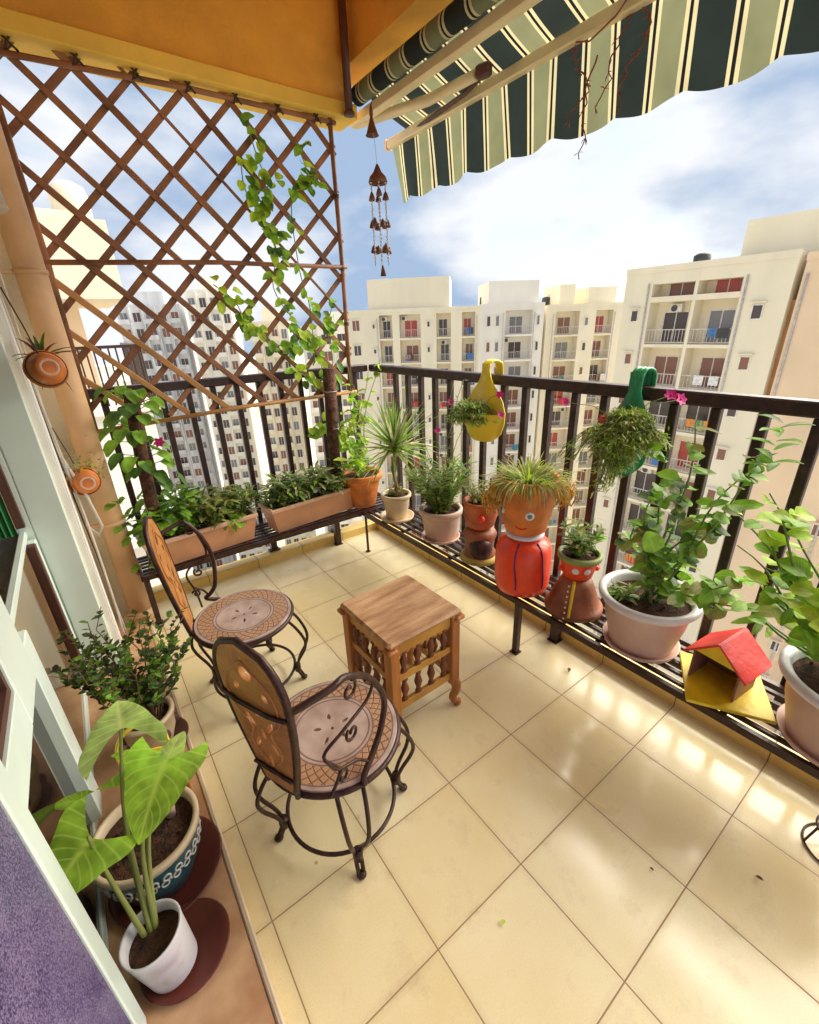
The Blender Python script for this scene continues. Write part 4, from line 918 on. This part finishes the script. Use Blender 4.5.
# climber on the trellis
cl=thing('climbing_vine','yellow green vine climbing the trellis from the coir pole','vine',(-.32,1.80,.5))
mb=MB()
runs=[[(-.33,.45),(-.30,.8),(-.30,1.1),(-.36,1.3),(-.44,1.42),(-.54,1.6),(-.5,1.78),(-.57,1.93),(-.5,2.06),(-.53,2.16),(-.56,2.30)],
      [(-.36,1.2),(-.34,1.49),(-.38,1.69),(-.39,1.99),(-.30,2.1),(-.27,2.13),(-.30,2.23)],
      [(-.36,1.3),(-.5,1.30),(-.64,1.34),(-.72,1.44),(-.76,1.54),(-.85,1.61)],
      [(-.50,1.78),(-.55,1.9),(-.62,2.02),(-.62,2.13)],
      [(-.30,1.05),(-.24,1.2),(-.25,1.38),(-.2,1.5)],[(-.30,.8),(-.36,.84),(-.44,.8)],[(-.30,.8),(-.24,.74),(-.20,.7)],[(-.3,1.1),(-.4,1.12),(-.5,1.18)]]
for R_ in runs:
    P=smoothpath([(x,1.815+.012*sin(z*9),z) for x,z in R_],5); mb.tube(P,.0028,n=5,mi=3)
    for k in range(int(len(P)*2.2)):
        if rnd.random()<.25: continue
        q=rnd.choice(P); q=V(q)+V((rnd.gauss(0,.022),rnd.uniform(-.03,.0),rnd.gauss(0,.022)))
        mb.leaf(q,(rnd.gauss(0,.8),rnd.gauss(-.5,.4),rnd.gauss(-.35,.5)),(0,-.8,.6),rnd.uniform(.035,.075),.044,seg=4,droop=.6,mi=rnd.choice((0,0,0,1,1,2)),prof='o')
mb.build('foliage',LM('ybd'),cl,world=True)
# tall plant by the pipe
lp=thing('climbing_plant','glossy green climber on a dark pole beside the pipe, with one pink flower','plant',(-1.37,1.66,.42))
mb=MB(); mb.tube([(-.02,0,0),(0,.02,.4),(.03,.05,.72)],[.030,.030,.032],n=14); mb.build('pole',M['moss'],lp)
mb=MB()
for k in range(58):
    z=rnd.choice((rnd.uniform(.40,.74),rnd.uniform(.40,.74),rnd.uniform(0,.4))); a=rnd.uniform(0,2*pi); p=V((.02+.03*cos(a),.03+.03*sin(a),z)); q=p+V((cos(a),sin(a),.3))*rnd.uniform(.02,.08)
    mb.tube([p,q],.002,n=4,mi=3); mb.leaf(q,(cos(a),sin(a)-.4,-.3),(0,-.3,1),rnd.uniform(.055,.095),.058,seg=4,droop=.8,mi=rnd.choice((0,1,1,2)),prof='o',lobe=.12,nv=2)
for k in range(14):
    p=V((-.10+rnd.uniform(-.06,.05),-.02,rnd.uniform(-.2,.3))); mb.leaf(p,(rnd.gauss(0,1),-.6,rnd.gauss(0,.4)),(0,-.3,1),.06,.045,seg=3,mi=rnd.choice((0,1)),prof='o')
mb.tube([(0,0,.2),(-.08,-.03,.0),(-.12,-.04,-.2)],.002,n=4,mi=3)
flower(mb,(.085,-.05,.50),.028,4); mb.build('foliage',LM('bmd')+[M['magenta']],lp)

# ledge plants
ZL=.0405
t=thing('potted_plant','leaning white painted pot with big lime arrowhead leaves on the ledge','potted plant',(-1.700,.035,ZL))
sa=mb=MB(); mb.lathe([(.05,0),(.088,.004),(.098,.016),(.094,.017),(.08,.009),(0,.008)],(.028,.012,0),36); mb.build('saucer',M['saucer'],t)
mb=MB(); RR=Euler((radians(-3),radians(-7),0)); 
mb.lathe([(.048,.0),(.052,.004),(.0615,.125),(.0635,.135),(.0615,.139),(.057,.135),(.054,.10)],(0,0,.012),36,rot=RR); mb.build('pot',M['whitepot'],t)
mb=MB(); mb.lathe([(.0,.108),(.03,.112),(.0565,.107)],(0,0,.012),24,rot=RR); mb.build('soil',M['soil'],t)
o_=V((-1.700,.035,ZL)); base=V((-.02,.03,.115))
mb=MB()
def petiole(tip,r=.0034,bx=0):
    tip=V(tip); P=smoothpath([base+V((bx,0,0)),base.lerp(tip,.5)+V((-.012,.01,.03)),tip],7); mb.tube(P,[r*1.9-(r*1.0)*i/14 for i in range(15)],n=7,mi=0)
L1=V((-1.655,.24,.585))-o_; L2=V((-1.625,.15,.48))-o_; L3=V((-1.745,.075,.505))-o_; L4=V((-1.68,.26,.45))-o_; L5=V((-1.60,.22,.44))-o_
for q,b_ in ((L1,0),(L2,.01),(L3,-.012),(L4,0),(L5,.01)): petiole(q,bx=b_)
mb.build('stems',mat('pale_stem',(.34,.38,.10),.5),t)
def biglf(p,d,n,L,W,mi,lobe=.35,droop=.5):
    mb=MB(); mb.leaf(p,d,n,L,W,seg=12,droop=droop,fold=.10,mi=0,prof='a',lobe=lobe,nv=6,curl=.18); mb.build('leaf',M[mi],t)
biglf(L1+V((0,-.01,0)),(.05,.80,.50),(0,-.6,1),.075,.165,'syn2',1.0,.5)
biglf(L2+V((.03,.04,0)),(-.45,-.80,.05),(.2,-.2,1),.17,.17,'syn',.35,.45)
biglf(L3+V((.0,.02,-.03)),(-.75,-.55,-.0),(.2,-.4,1),.11,.16,'syn',.45,.6)
biglf(L4,(.5,-.2,0),(0,0,1),.15,.10,'syn',.3,.6)
biglf(L5,(.3,.5,.1),(-.2,0,1),.11,.09,'syn2',.3,.6)
biglf(L4+V((-.10,.02,-.05)),(-.5,.3,.1),(0,0,1),.07,.05,'syn',.3,.6)

t=thing('potted_plant','wide teal glazed pot with a white motif band on the ledge','potted plant',(-1.690,.265,ZL))
mb=MB(); mb.lathe([(.08,0),(.125,.004),(.138,.018),(.133,.019),(.115,.010),(0,.008)],(.015,-.005,0),40); mb.build('saucer',M['saucer'],t)
mb=MB(); mb.lathe([(.075,.010),(.085,.014),(.112,.09),(.118,.15),(.118,.165)],n=44); mb.build('pot',M['tealpot'],t)
mb=MB(); mb.lathe([(.112,.14),(.119,.1655),(.126,.168),(.127,.182),(.122,.186),(.113,.184),(.110,.14)],n=44); mb.build('rim',M['creampot'],t); soil_disc(t,.110,.158)
mb=MB()
for k in range(26):
    a=2*pi*k/26
    for dz in (-.009,.009):
        u=a+ (.06 if dz>0 else 0); r=.1175 if dz>0 else .1155; c=V((r*cos(u),r*sin(u),.122+dz)); T_=V((-sin(u),cos(u),0)); mb.tube([c+T_*.0085*cos(b)+V((0,0,.0085*sin(b))) for b in [i*2*pi/10 for i in range(10)]],.0022,n=5,closed=True)
    u=a+.12; mb.ball((.1185*cos(u),.1185*sin(u),.122),(.003,.003,.003),n=6,m=4)
mb.build('motif_band',M['motif'],t)
mb=MB(); mb.tube([(.06,.02,.16),(.065,.02,.21)],.012,n=8); mb.tube([(0,.0,.16),(.01,.01,.24)],.007,n=8); mb.tube([(.065,.02,.20),(.045,.03,.23)],.006,n=8); mb.build('cut_stub',M['pinkpot'],t)

t=thing('watering_can','yellow plastic bucket with an arched handle behind the teal pot','bucket',(-1.655,.515,ZL))
mb=MB(); mb.lathe([(.045,0),(.05,.004),(.062,.12),(.068,.122),(.068,.13),(.060,.13),(.057,.09),(0,.02)],n=30); mb.build('bucket',M['yellowpot'],t)
mb=MB(); mb.tube(smoothpath([(-.06,0,.12),(-.065,0,.22),(-.04,.0,.28),(.02,0,.30),(.06,0,.25),(.064,0,.12)],6),.009,n=8,flat=.5); mb.build('handle',M['yellowpot'],t)
t['label']='yellow plastic bucket with an arched handle behind the teal pot'; t.name='bucket'
mb=MB(); mb.lathe([(0,0),(.028,.0),(.034,.012),(.030,.03),(0,.036)],(-1.575,.395,ZL+.17),20); mb.tube([(-1.575,.395,ZL+.0),(-1.575,.395,ZL+.17)],.006,n=8)
tag(mb.build('garden_stake',M['orangepot']),'orange round topped stake standing between the teal pot and the bucket','garden stake')

t=thing('potted_plant','cream patterned pot with a dark small leaved shrub on the ledge','potted plant',(-1.635,.735,ZL))
mb=MB(); mb.lathe([(.06,0),(.088,.004),(.100,.016),(.096,.017),(.08,.009),(0,.008)],(.01,0,0),36); mb.build('saucer',M['saucer'],t)
mb=MB(); mb.lathe([(.055,.010),(.060,.014),(.078,.07),(.080,.13),(.088,.132),(.088,.145),(.074,.145),(.07,.12)],n=36); mb.build('pot',M['creampot'],t); soil_disc(t,.074,.125)
mb=MB()
for k in range(6): a=k*pi/3; mb.ball((.0765*cos(a),.0765*sin(a),.075),(.016,.016,.02),n=10,m=8)
mb.build('dark_motif',M['gasket'],t)
mb=MB(); bushy(mb,(0,0,.12),38,.36,.17,.024,.018,38,[0,0,1,2],prof='o',sr=.003,smi=3,start=.2,droop=.2,jit=.6); mb.build('foliage',[M['leaf_d'],M['leaf_m'],mat('dark_leaf',(.03,.05,.022),.4),M['bark']],t)

# small things on the floor
def petal(loc,label,m,L):
    mb=MB(); a=rnd.uniform(0,6.28); mb.leaf(loc,(cos(a),sin(a),.05),(0,0,1),L,L*.55,seg=4,mi=0,droop=-.25,fold=.35); tag(mb.build('fallen_leaf',m),label,'fallen leaf')
petal((-1.02,-.36,.004),'tiny yellow fallen leaf on the tiles in front of the near chair',M['leaf_y'],.016)
petal((-.42,-.70,.004),'small brown fallen leaf on the tiles near the wire hoop',M['bark'],.018)
petal((-.62,-.52,.004),'tiny brown fallen petal in the middle of the foreground tiles',M['bark'],.012)
petal((-1.36,.42,.004),'tiny dark crumb beside the ledge left of the near chair',M['browncl'],.009)
mb=MB(); mb.leaf((-.165,.055,.006),(.6,.3,.05),(0,0,1),.022,.014,seg=4,mi=0,droop=-.2,fold=.4); tag(mb.build('dry_leaf',M['bark']),'small dry brown leaf lying on the floor beside the shelf leg','dry leaf')

# ================================================================== BUILDINGS
BW=mat('facade_cream',(.82,.74,.57),.85,0,.05,.5,detail=9,stretch=(1,1,.25)); BW2=mat('facade_white',(.82,.78,.70),.85,0,.05,.5,detail=9,stretch=(1,1,.25))
BP=mat('facade_peach',(.82,.62,.42),.85,0,.07,.25,detail=6); BG=mat('facade_grey',(.66,.66,.68),.85,0,.12,.9,detail=8,stretch=(1,1,.12))
WF=mat('window_frame',(.80,.78,.74),.6); 
def wpane(n,c): 
    m,t,nn,l,p=nt(n); p.inputs['Base Color'].default_value=rgb(c); p.inputs['Roughness'].default_value=.25; return m
WD=[wpane('pane_dark',(.07,.05,.05)),wpane('pane_brown',(.22,.09,.06)),wpane('pane_red',(.42,.06,.04)),wpane('pane_grey',(.20,.20,.22))]
RA=mat('balcony_rail_grey',(.62,.55,.50),.6); OR=mat('recess_orange',(.62,.34,.15),.85,0,.1,1)
LAUN=[mat('cloth_red',(.55,.06,.05),.9),mat('cloth_blue',(.08,.20,.45),.9),mat('cloth_white',(.78,.78,.76),.9),mat('tank_black',(.05,.05,.05),.6),mat('cloth_orange',(.75,.28,.06),.9),mat('cloth_green',(.10,.30,.16),.9)]
YE=mat('awning_yellow',(.80,.52,.08),.7)
wm={}
def winmesh(w,h,pi_,n=2):
    k=(w,h,pi_,n)
    if k in wm: return wm[k]
    mb=MB(); f=.06
    mb.b2((-w/2,-.05,0),(w/2,.0,f)); mb.b2((-w/2,-.05,h-f),(w/2,0,h))
    for i in range(n+1): x=-w/2+(w-f)*i/n; mb.b2((x,-.05,f),(x+f,0,h-f))
    mb.b2((-w/2+f,-.02,f),(w/2-f,.0,h-f),mi=1)
    o=mb.build('window',[WF,WD[pi_]]); me=o.data; bpy.data.objects.remove(o); wm[k]=me; return me
def building(name,label,p0,p1,depth,ztop,zlow,fm,bays,wins,fz,fh,nf,group=None,rd=1.3,top=None,rm=None,maxw=96,fill=None):
    """facade runs p0->p1 (left to right as seen); local x along, -y outward to viewer"""
    p0=V((p0[0],p0[1],0)); p1=V((p1[0],p1[1],0)); d=p1-p0; L=d.length; t=thing(name,label,'building',(p0.x,p0.y,-58),math.atan2(d.y,d.x),group)
    Z=58
    zt=ztop+Z; 
    wall=MB(); zb=0
    wall.b2((0,rd,zb),(L,depth,zt))
    edges=[0]; 
    for a,b,*_ in bays: edges+=[a,b]
    edges.append(L)
    for i in range(0,len(edges),2):
        if edges[i+1]-edges[i]>.01: wall.b2((edges[i],0,zb),(edges[i+1],rd-.003,zt))
    for a,b,*_ in bays: wall.b2((a+.002,0.01,(fz+fh*.92 if fill is None else fill)+Z),(b-.002,rd-.003,zt-.003))
    wall.build('wall',fm,t)
    cnt=0
    for a,b,style in bays:
        for k in range(nf):
            z=fz-k*fh+Z
            if z<zlow+Z: break
            mb=MB(); out=.0 if style!='o' else .45
            mb.b2((a+.003,-out,z-.22),(b-.003,rd-.004,z))
            if k==0 and fill is not None: mb.b2((a+.003,-.02,z+.001),(b-.003,.10,z+.12))
            elif style=='p': mb.b2((a+.003,-.02,z+.001),(b-.003,.10,z+.95))
            else:
                yy=-out+.04; mb.b2((a+.003,yy,z+.92),(b-.003,yy+.05,z+.98),mi=1); mb.b2((a+.003,yy,z+.10),(b-.003,yy+.04,z+.14),mi=1)
                nb=int((b-a)/.22)
                for q in range(nb+1): x=a+.02+(b-a-.06)*q/max(1,nb); mb.b2((x,yy+.01,z+.14),(x+.03,yy+.035,z+.92),mi=1)
            if style=='y': mb.b2((a+.1,-.5,z+2.2),(b-.3,.3,z+2.3),mi=2)
            mb.build('balcony',[fm,RA,YE],t)
            nw=max(1,int(round((b-a)/2.7)))
            for q in range(nw):
                if cnt>=maxw: break
                o=bpy.data.objects.new('window',winmesh(min(1.7,(b-a)/nw*.62),2.05,rnd.choice((0,0,1,1,2,3)),2)); COL.objects.link(o); o.parent=t
                o.location=(a+(b-a)*(q+.5)/nw+rnd.uniform(-.15,.15),rd-.002,z+.05); cnt+=1
    for (x,w,h,dz,n_) in wins:
        for k in range(nf):
            z=fz-k*fh+dz+Z
            if z<zlow+Z or cnt>=maxw: break
            o=bpy.data.objects.new('window',winmesh(w,h,rnd.choice((0,1,3,0)),n_)); COL.objects.link(o); o.parent=t; o.location=(x,-.002,z); cnt+=1
            if rd>1: mb=MB(); mb.b2((x-w/2-.12,-.28,z+h+.08),(x+w/2+.12,-.003,z+h+.15)); mb.build('window_hood',fm,t)
    if top:
        for k,(a,b,y0_,y1_,h_) in enumerate(top): mb=MB(); mb.b2((a,y0_,zt+.002),(b,y1_,zt+h_)); mb.build('roof_block',fm if rm is None else rm,t)
    # clutter that hangs on the facade
    if rd>1:
        for a,b,style in bays:
            for k in range(nf):
                z=fz-k*fh+Z
                if z<zlow+Z: break
                q=rnd.random()
                if q<.35 and not (k==0 and fill is not None):
                    mb=MB(); x=rnd.choice((a+.55,b-.55,(a+b)/2)); mb.b2((x-.4,rd-.36,z+2.05),(x+.4,rd-.02,z+2.6),bev=.03); mb.lathe([(0,0),(.2,0),(.22,.01)],(x-.1,rd-.362,z+2.32),16,mi=1,rot=Euler((pi/2,0,0))); mb.build('air_conditioner',[WF,WD[0]],t)
                elif q<.62 and not (k==0 and fill is not None):
                    for j in range(rnd.choice((1,2,3))):
                        x=rnd.uniform(a+.5,b-.6); w=rnd.uniform(.3,.8); hh=rnd.uniform(.5,1.0); y=-.01 if style!='o' else -.46; n0=8; vs=[]
                        for i in range(n0+1):
                            for e_ in (0,1): vs.append((x+w*i/n0,y-.02-.03*sin(i*1.9+j),z+1.0-hh*e_)); 
                        vs2=[(p_[0],p_[1]+.01,p_[2]) for p_ in vs]; m_=len(vs)
                        fs=[[2*i,2*i+1,2*i+3,2*i+2] for i in range(n0)]+[[m_+2*i,m_+2*i+2,m_+2*i+3,m_+2*i+1] for i in range(n0)]
                        mb=MB(); mb.add(vs+vs2,fs,0,True); mb.build('laundry',rnd.choice(LAUN),t)
        mb=MB(); x=L*.12; mb.lathe([(.0,1.25),(.35,1.2),(.6,1.05),(.6,.0)][::-1],(x+.7,depth*.5,zt),20); mb.build('water_tank',LAUN[3],t)
        for x in (edges[1]-.25,edges[-2]+.22):
            mb=MB(); mb.tube([(x,-.06,zt-1.0),(x,-.06,max(zlow+Z,0))],.06,n=8); mb.build('drain_pipe',RA,t)
    # parapet
    mb=MB(); mb.b2((-.04,-.04,zt-.35),(L+.04,.0-.003,zt+.05)); mb.build('parapet',fm,t)
    return t
# B1 big block to the right
building('apartment_block','large cream apartment block at the right with deep balconies',(32.7,18.7),(32.7,8.75),14,4.5,-42,BW,[(2.0,4.75,'r'),(4.95,7.45,'r')],[(1.0,.55,.8,-1.45,1),(8.55,.6,.85,-1.5,1)],2.50,2.95,16,fill=3.42,top=[(6.2,13.5,2.2,9.5,2.2)])
building('apartment_block','plain peach wall block at the right edge, set beside the cream block',(32.75,8.4),(32.75,3.9),13,4.3,-42,BP,[],[(4.2,.5,.8,.8,1)],-.42,2.95,15)
building('apartment_block','far block glimpsed past the peach wall at the right edge',(45,6.5),(45,-22),12,3.2,-45,BW2,[(3,8,'r'),(10,15,'r'),(18,23,'p')],[(1.4,.9,1.1,1,1),(16.4,.9,1.1,1,1)],.6,2.95,16)
# orange groove between B1 and the peach wall
mb=MB(); mb.b2((33.4,8.405,-57),(33.6,8.745,2.0)); tag(mb.build('recess_panel',OR),'dark orange recessed strip between the cream and peach walls','wall panel')
# middle blocks
building('apartment_block','cream block in the middle with rooftop tower behind the yellow planter',(28.6,53.4),(40.9,41.7),12,3.3,-40,BW,[(4.3,6.0,'r'),(6.9,9.6,'r'),(11.6,13.4,'r'),(14.8,16.4,'r')],[(1.3,1.0,1.3,1.0,2),(3.6,.4,.6,1.2,1),(10.6,.4,.7,1.2,1)],-.1,3.0,14,top=[(2.9,13.2,.8,8,3.5)])
building('apartment_block','pale stepped block with small balconies left of the big cream block',(40.9,41.7),(47.5,37.2),12,3.4,-40,BW2,[(3.2,6.6,'o')],[(1.1,.5,1.2,1.0,1),(2.2,.5,1.2,1.0,1),(7.3,.4,1.1,1.0,1)],-.1,3.0,14,top=[(1.2,7.4,.9,8,2.6)])
building('apartment_block','pale block with narrow repeated balconies touching the big cream block',(48.5,37.6),(57,32),12,3.1,-40,BW,[(1.2,4.3,'r'),(6.4,8.6,'r')],[(5.2,.5,1.0,1.0,1)],-.4,3.0,14,top=[(2.2,4.2,2,8,2.4),(6,9.6,2,8,2.0)])
# towers beyond the trellis
def tower(label,p0,p1,depth,ztop,m,cols,n=22,fh=3.0,gap=None):
    t=tower0(label,p0,p1,depth,ztop,m,cols,n,fh)
    L=(V((p1[0],p1[1],0))-V((p0[0],p0[1],0))).length
    for k in range(n-2):
        z=58+ztop-3.2-k*fh; w=L/cols
        for c_ in range(cols):
            if (c_+k*0)%2==0:
                mb=MB(); x=(c_+.5)*w; mb.b2((x-w*.42,-.9,z-.35),(x+w*.42,-.003,z-.2)); mb.b2((x-w*.42,-.9,z-.199),(x+w*.42,-.82,z+.55)); mb.build('balcony',[m],t)
    for c_ in range(1,cols):
        mb=MB(); mb.b2((c_*L/cols-.15,-.5,0),(c_*L/cols+.15,-.003,58+ztop-.4)); mb.build('pilaster',[m],t)
    return t
def tower0(label,p0,p1,depth,ztop,m,cols,n=22,fh=3.0):
    p0v=V((p0[0],p0[1],0)); p1v=V((p1[0],p1[1],0)); L=(p1v-p0v).length
    wins=[((i+.5)*L/cols,L/cols*.62,1.8,0,2) for i in range(cols)]
    return building('tower_block',label,p0,p1,depth,ztop,-60,m,[],wins,ztop-3.2,fh,n,rd=.5,maxw=98,group='apartment towers beyond the trellis',top=[(L*.3,L*.75,3,depth-3,2.5)])
tower('grey tower farthest left beyond the trellis',(9,110),(20,106.5),12,7.0,BG,5)
tower('white tower with a tall roof seen through the middle of the trellis',(20.5,102),(28,99),14,9.2,BW2,4)
tower('slim cream tower just right of the tall white tower beyond the trellis',(28.7,91),(35,88),14,3.0,BW,4)
tower('broad cream tower beyond the coir pole end of the trellis',(35,82),(48,75),14,1.8,BW2,5)
tower('low white tower far beyond the left end of the trellis',(-4,96),(7.5,94),14,-6,BW2,5)
# neighbour's terrace at left
nb=thing('neighbour_terrace','cream rooftop room with an overhanging slab beyond the left end of the trellis','building',(-2.5,12,-58))
mb=MB(); mb.b2((-4.2,11,2.10),(-.19,15,3.5)); mb.b2((-4.2,11.3,3.5),(-.75,15,3.66)); mb.build('overhang',BW,nb,world=True)
mb=MB(); mb.b2((-3.9,12.3,.0),(-1.0,14.6,2.098)); mb.build('wall',BP,nb,world=True)
mb=MB(); mb.b2((-4.6,10.8,-58),(-.25,15,-.15)); mb.b2((-4.7,10.6,-.148),(-.1,15,.02)); mb.build('lower_storeys',BW2,nb,world=True)
mb=MB(); mb.lathe([(.34,0),(.34,.55),(.29,.70),(.15,.78),(0,.80)],(-.62,12.0,3.5),28); mb.build('water_tank',BW,nb,world=True)
mb=MB(); mb.b2((-4.6,10.7,1.16),(-.15,10.75,1.22)); mb.b2((-.20,10.75,1.16),(-.15,14.5,1.22))
for k in range(34): mb.b2((-4.55+k*.13,10.71,.02),(-4.52+k*.13,10.74,1.16))
for k in range(28): mb.b2((-.19,10.8+k*.13,.02),(-.16,10.83+k*.13,1.16))
mb.build('railing',M['iron'],nb,world=True)
for k in range(8):
    z=-2.9-k*3; mb=MB(); mb.b2((-4.7,10.2,z-.16),(-.1,10.797,z)); 
    for q in range(30): mb.b2((-4.6+q*.15,10.22,z+.001),(-4.57+q*.15,10.25,z+.9))
    mb.b2((-4.65,10.215,z+.9),(-.12,10.255,z+.96)); mb.build('balcony',WF,nb,world=True)

# ================================================================== WORLD, SUN, CAMERA
SUN_EL,SUN_AZ=40,100     # azimuth measured from +Y towards +X
world=bpy.data.worlds.new('World'); sc.world=world; world.use_nodes=True
n=world.node_tree.nodes; l=world.node_tree.links; bg=n['Background']
sky=n.new('ShaderNodeTexSky'); sky.sky_type='NISHITA'; sky.sun_disc=False; sky.sun_elevation=radians(SUN_EL); sky.sun_rotation=radians(SUN_AZ); sky.altitude=200; sky.dust_density=1.5
tc=n.new('ShaderNodeTexCoord'); mp=n.new('ShaderNodeMapping'); l.new(tc.outputs['Generated'],mp.inputs['Vector']); mp.inputs['Scale'].default_value=(.9,.9,2.0); mp.inputs['Location'].default_value=(.75,.35,.2)
no=n.new('ShaderNodeTexNoise'); no.inputs['Scale'].default_value=1.9; no.inputs['Detail'].default_value=9; no.inputs['Roughness'].default_value=.55; l.new(mp.outputs[0],no.inputs['Vector'])
no2=n.new('ShaderNodeTexNoise'); no2.inputs['Scale'].default_value=2.3; no2.inputs['Detail'].default_value=6; l.new(mp.outputs[0],no2.inputs['Vector'])
r1=n.new('ShaderNodeMapRange'); l.new(no.outputs['Fac'],r1.inputs[0]); r1.inputs[1].default_value=.24; r1.inputs[2].default_value=.44
cr=n.new('ShaderNodeValToRGB'); cr.color_ramp.elements[0].position=.42; cr.color_ramp.elements[0].color=(2.1,2.8,3.9,1); cr.color_ramp.elements[1].position=.56; cr.color_ramp.elements[1].color=(5.0,5.1,5.3,1)
l.new(no2.outputs['Fac'],cr.inputs[0])
mx=n.new('ShaderNodeMixRGB'); l.new(r1.outputs[0],mx.inputs[0]); l.new(sky.outputs[0],mx.inputs[1]); l.new(cr.outputs[0],mx.inputs[2]); l.new(mx.outputs[0],bg.inputs['Color']); bg.inputs['Strength'].default_value=.075
sd=bpy.data.lights.new('sun','SUN'); sd.energy=4.0; sd.angle=radians(60); sd.color=(1,.93,.80); so=bpy.data.objects.new('sun',sd); COL.objects.link(so)
dv=V((sin(radians(SUN_AZ))*cos(radians(SUN_EL)),cos(radians(SUN_AZ))*cos(radians(SUN_EL)),sin(radians(SUN_EL)))); so.rotation_euler=dv.to_track_quat('Z','Y').to_euler(); so.location=(0,0,30)
cam=bpy.data.cameras.new('camera'); co=bpy.data.objects.new('camera',cam); COL.objects.link(co); sc.camera=co
yaw,pitch,roll=0.625532148,0.400475930,-0.0367312996
cy,sy=cos(yaw),sin(yaw); F=V((sy*cos(pitch),cy*cos(pitch),-sin(pitch))); r0=V((cy,-sy,0)); u0=r0.cross(F)
Rv=r0*cos(roll)+u0*sin(roll); Uv=-r0*sin(roll)+u0*cos(roll)
mt=Matrix((Rv,Uv,-F)).transposed().to_4x4(); mt.translation=V((-1.54513,-.74159,1.38870)); co.matrix_world=mt
cam.sensor_fit='HORIZONTAL'; cam.sensor_width=36; cam.lens=36*440.62/819; cam.clip_start=.02; cam.clip_end=3000
vs_=sc.view_settings; vs_.view_transform='Standard'; vs_.look='None'; vs_.exposure=1.38; vs_.gamma=1
sc.cycles.max_bounces=8; sc.cycles.diffuse_bounces=5
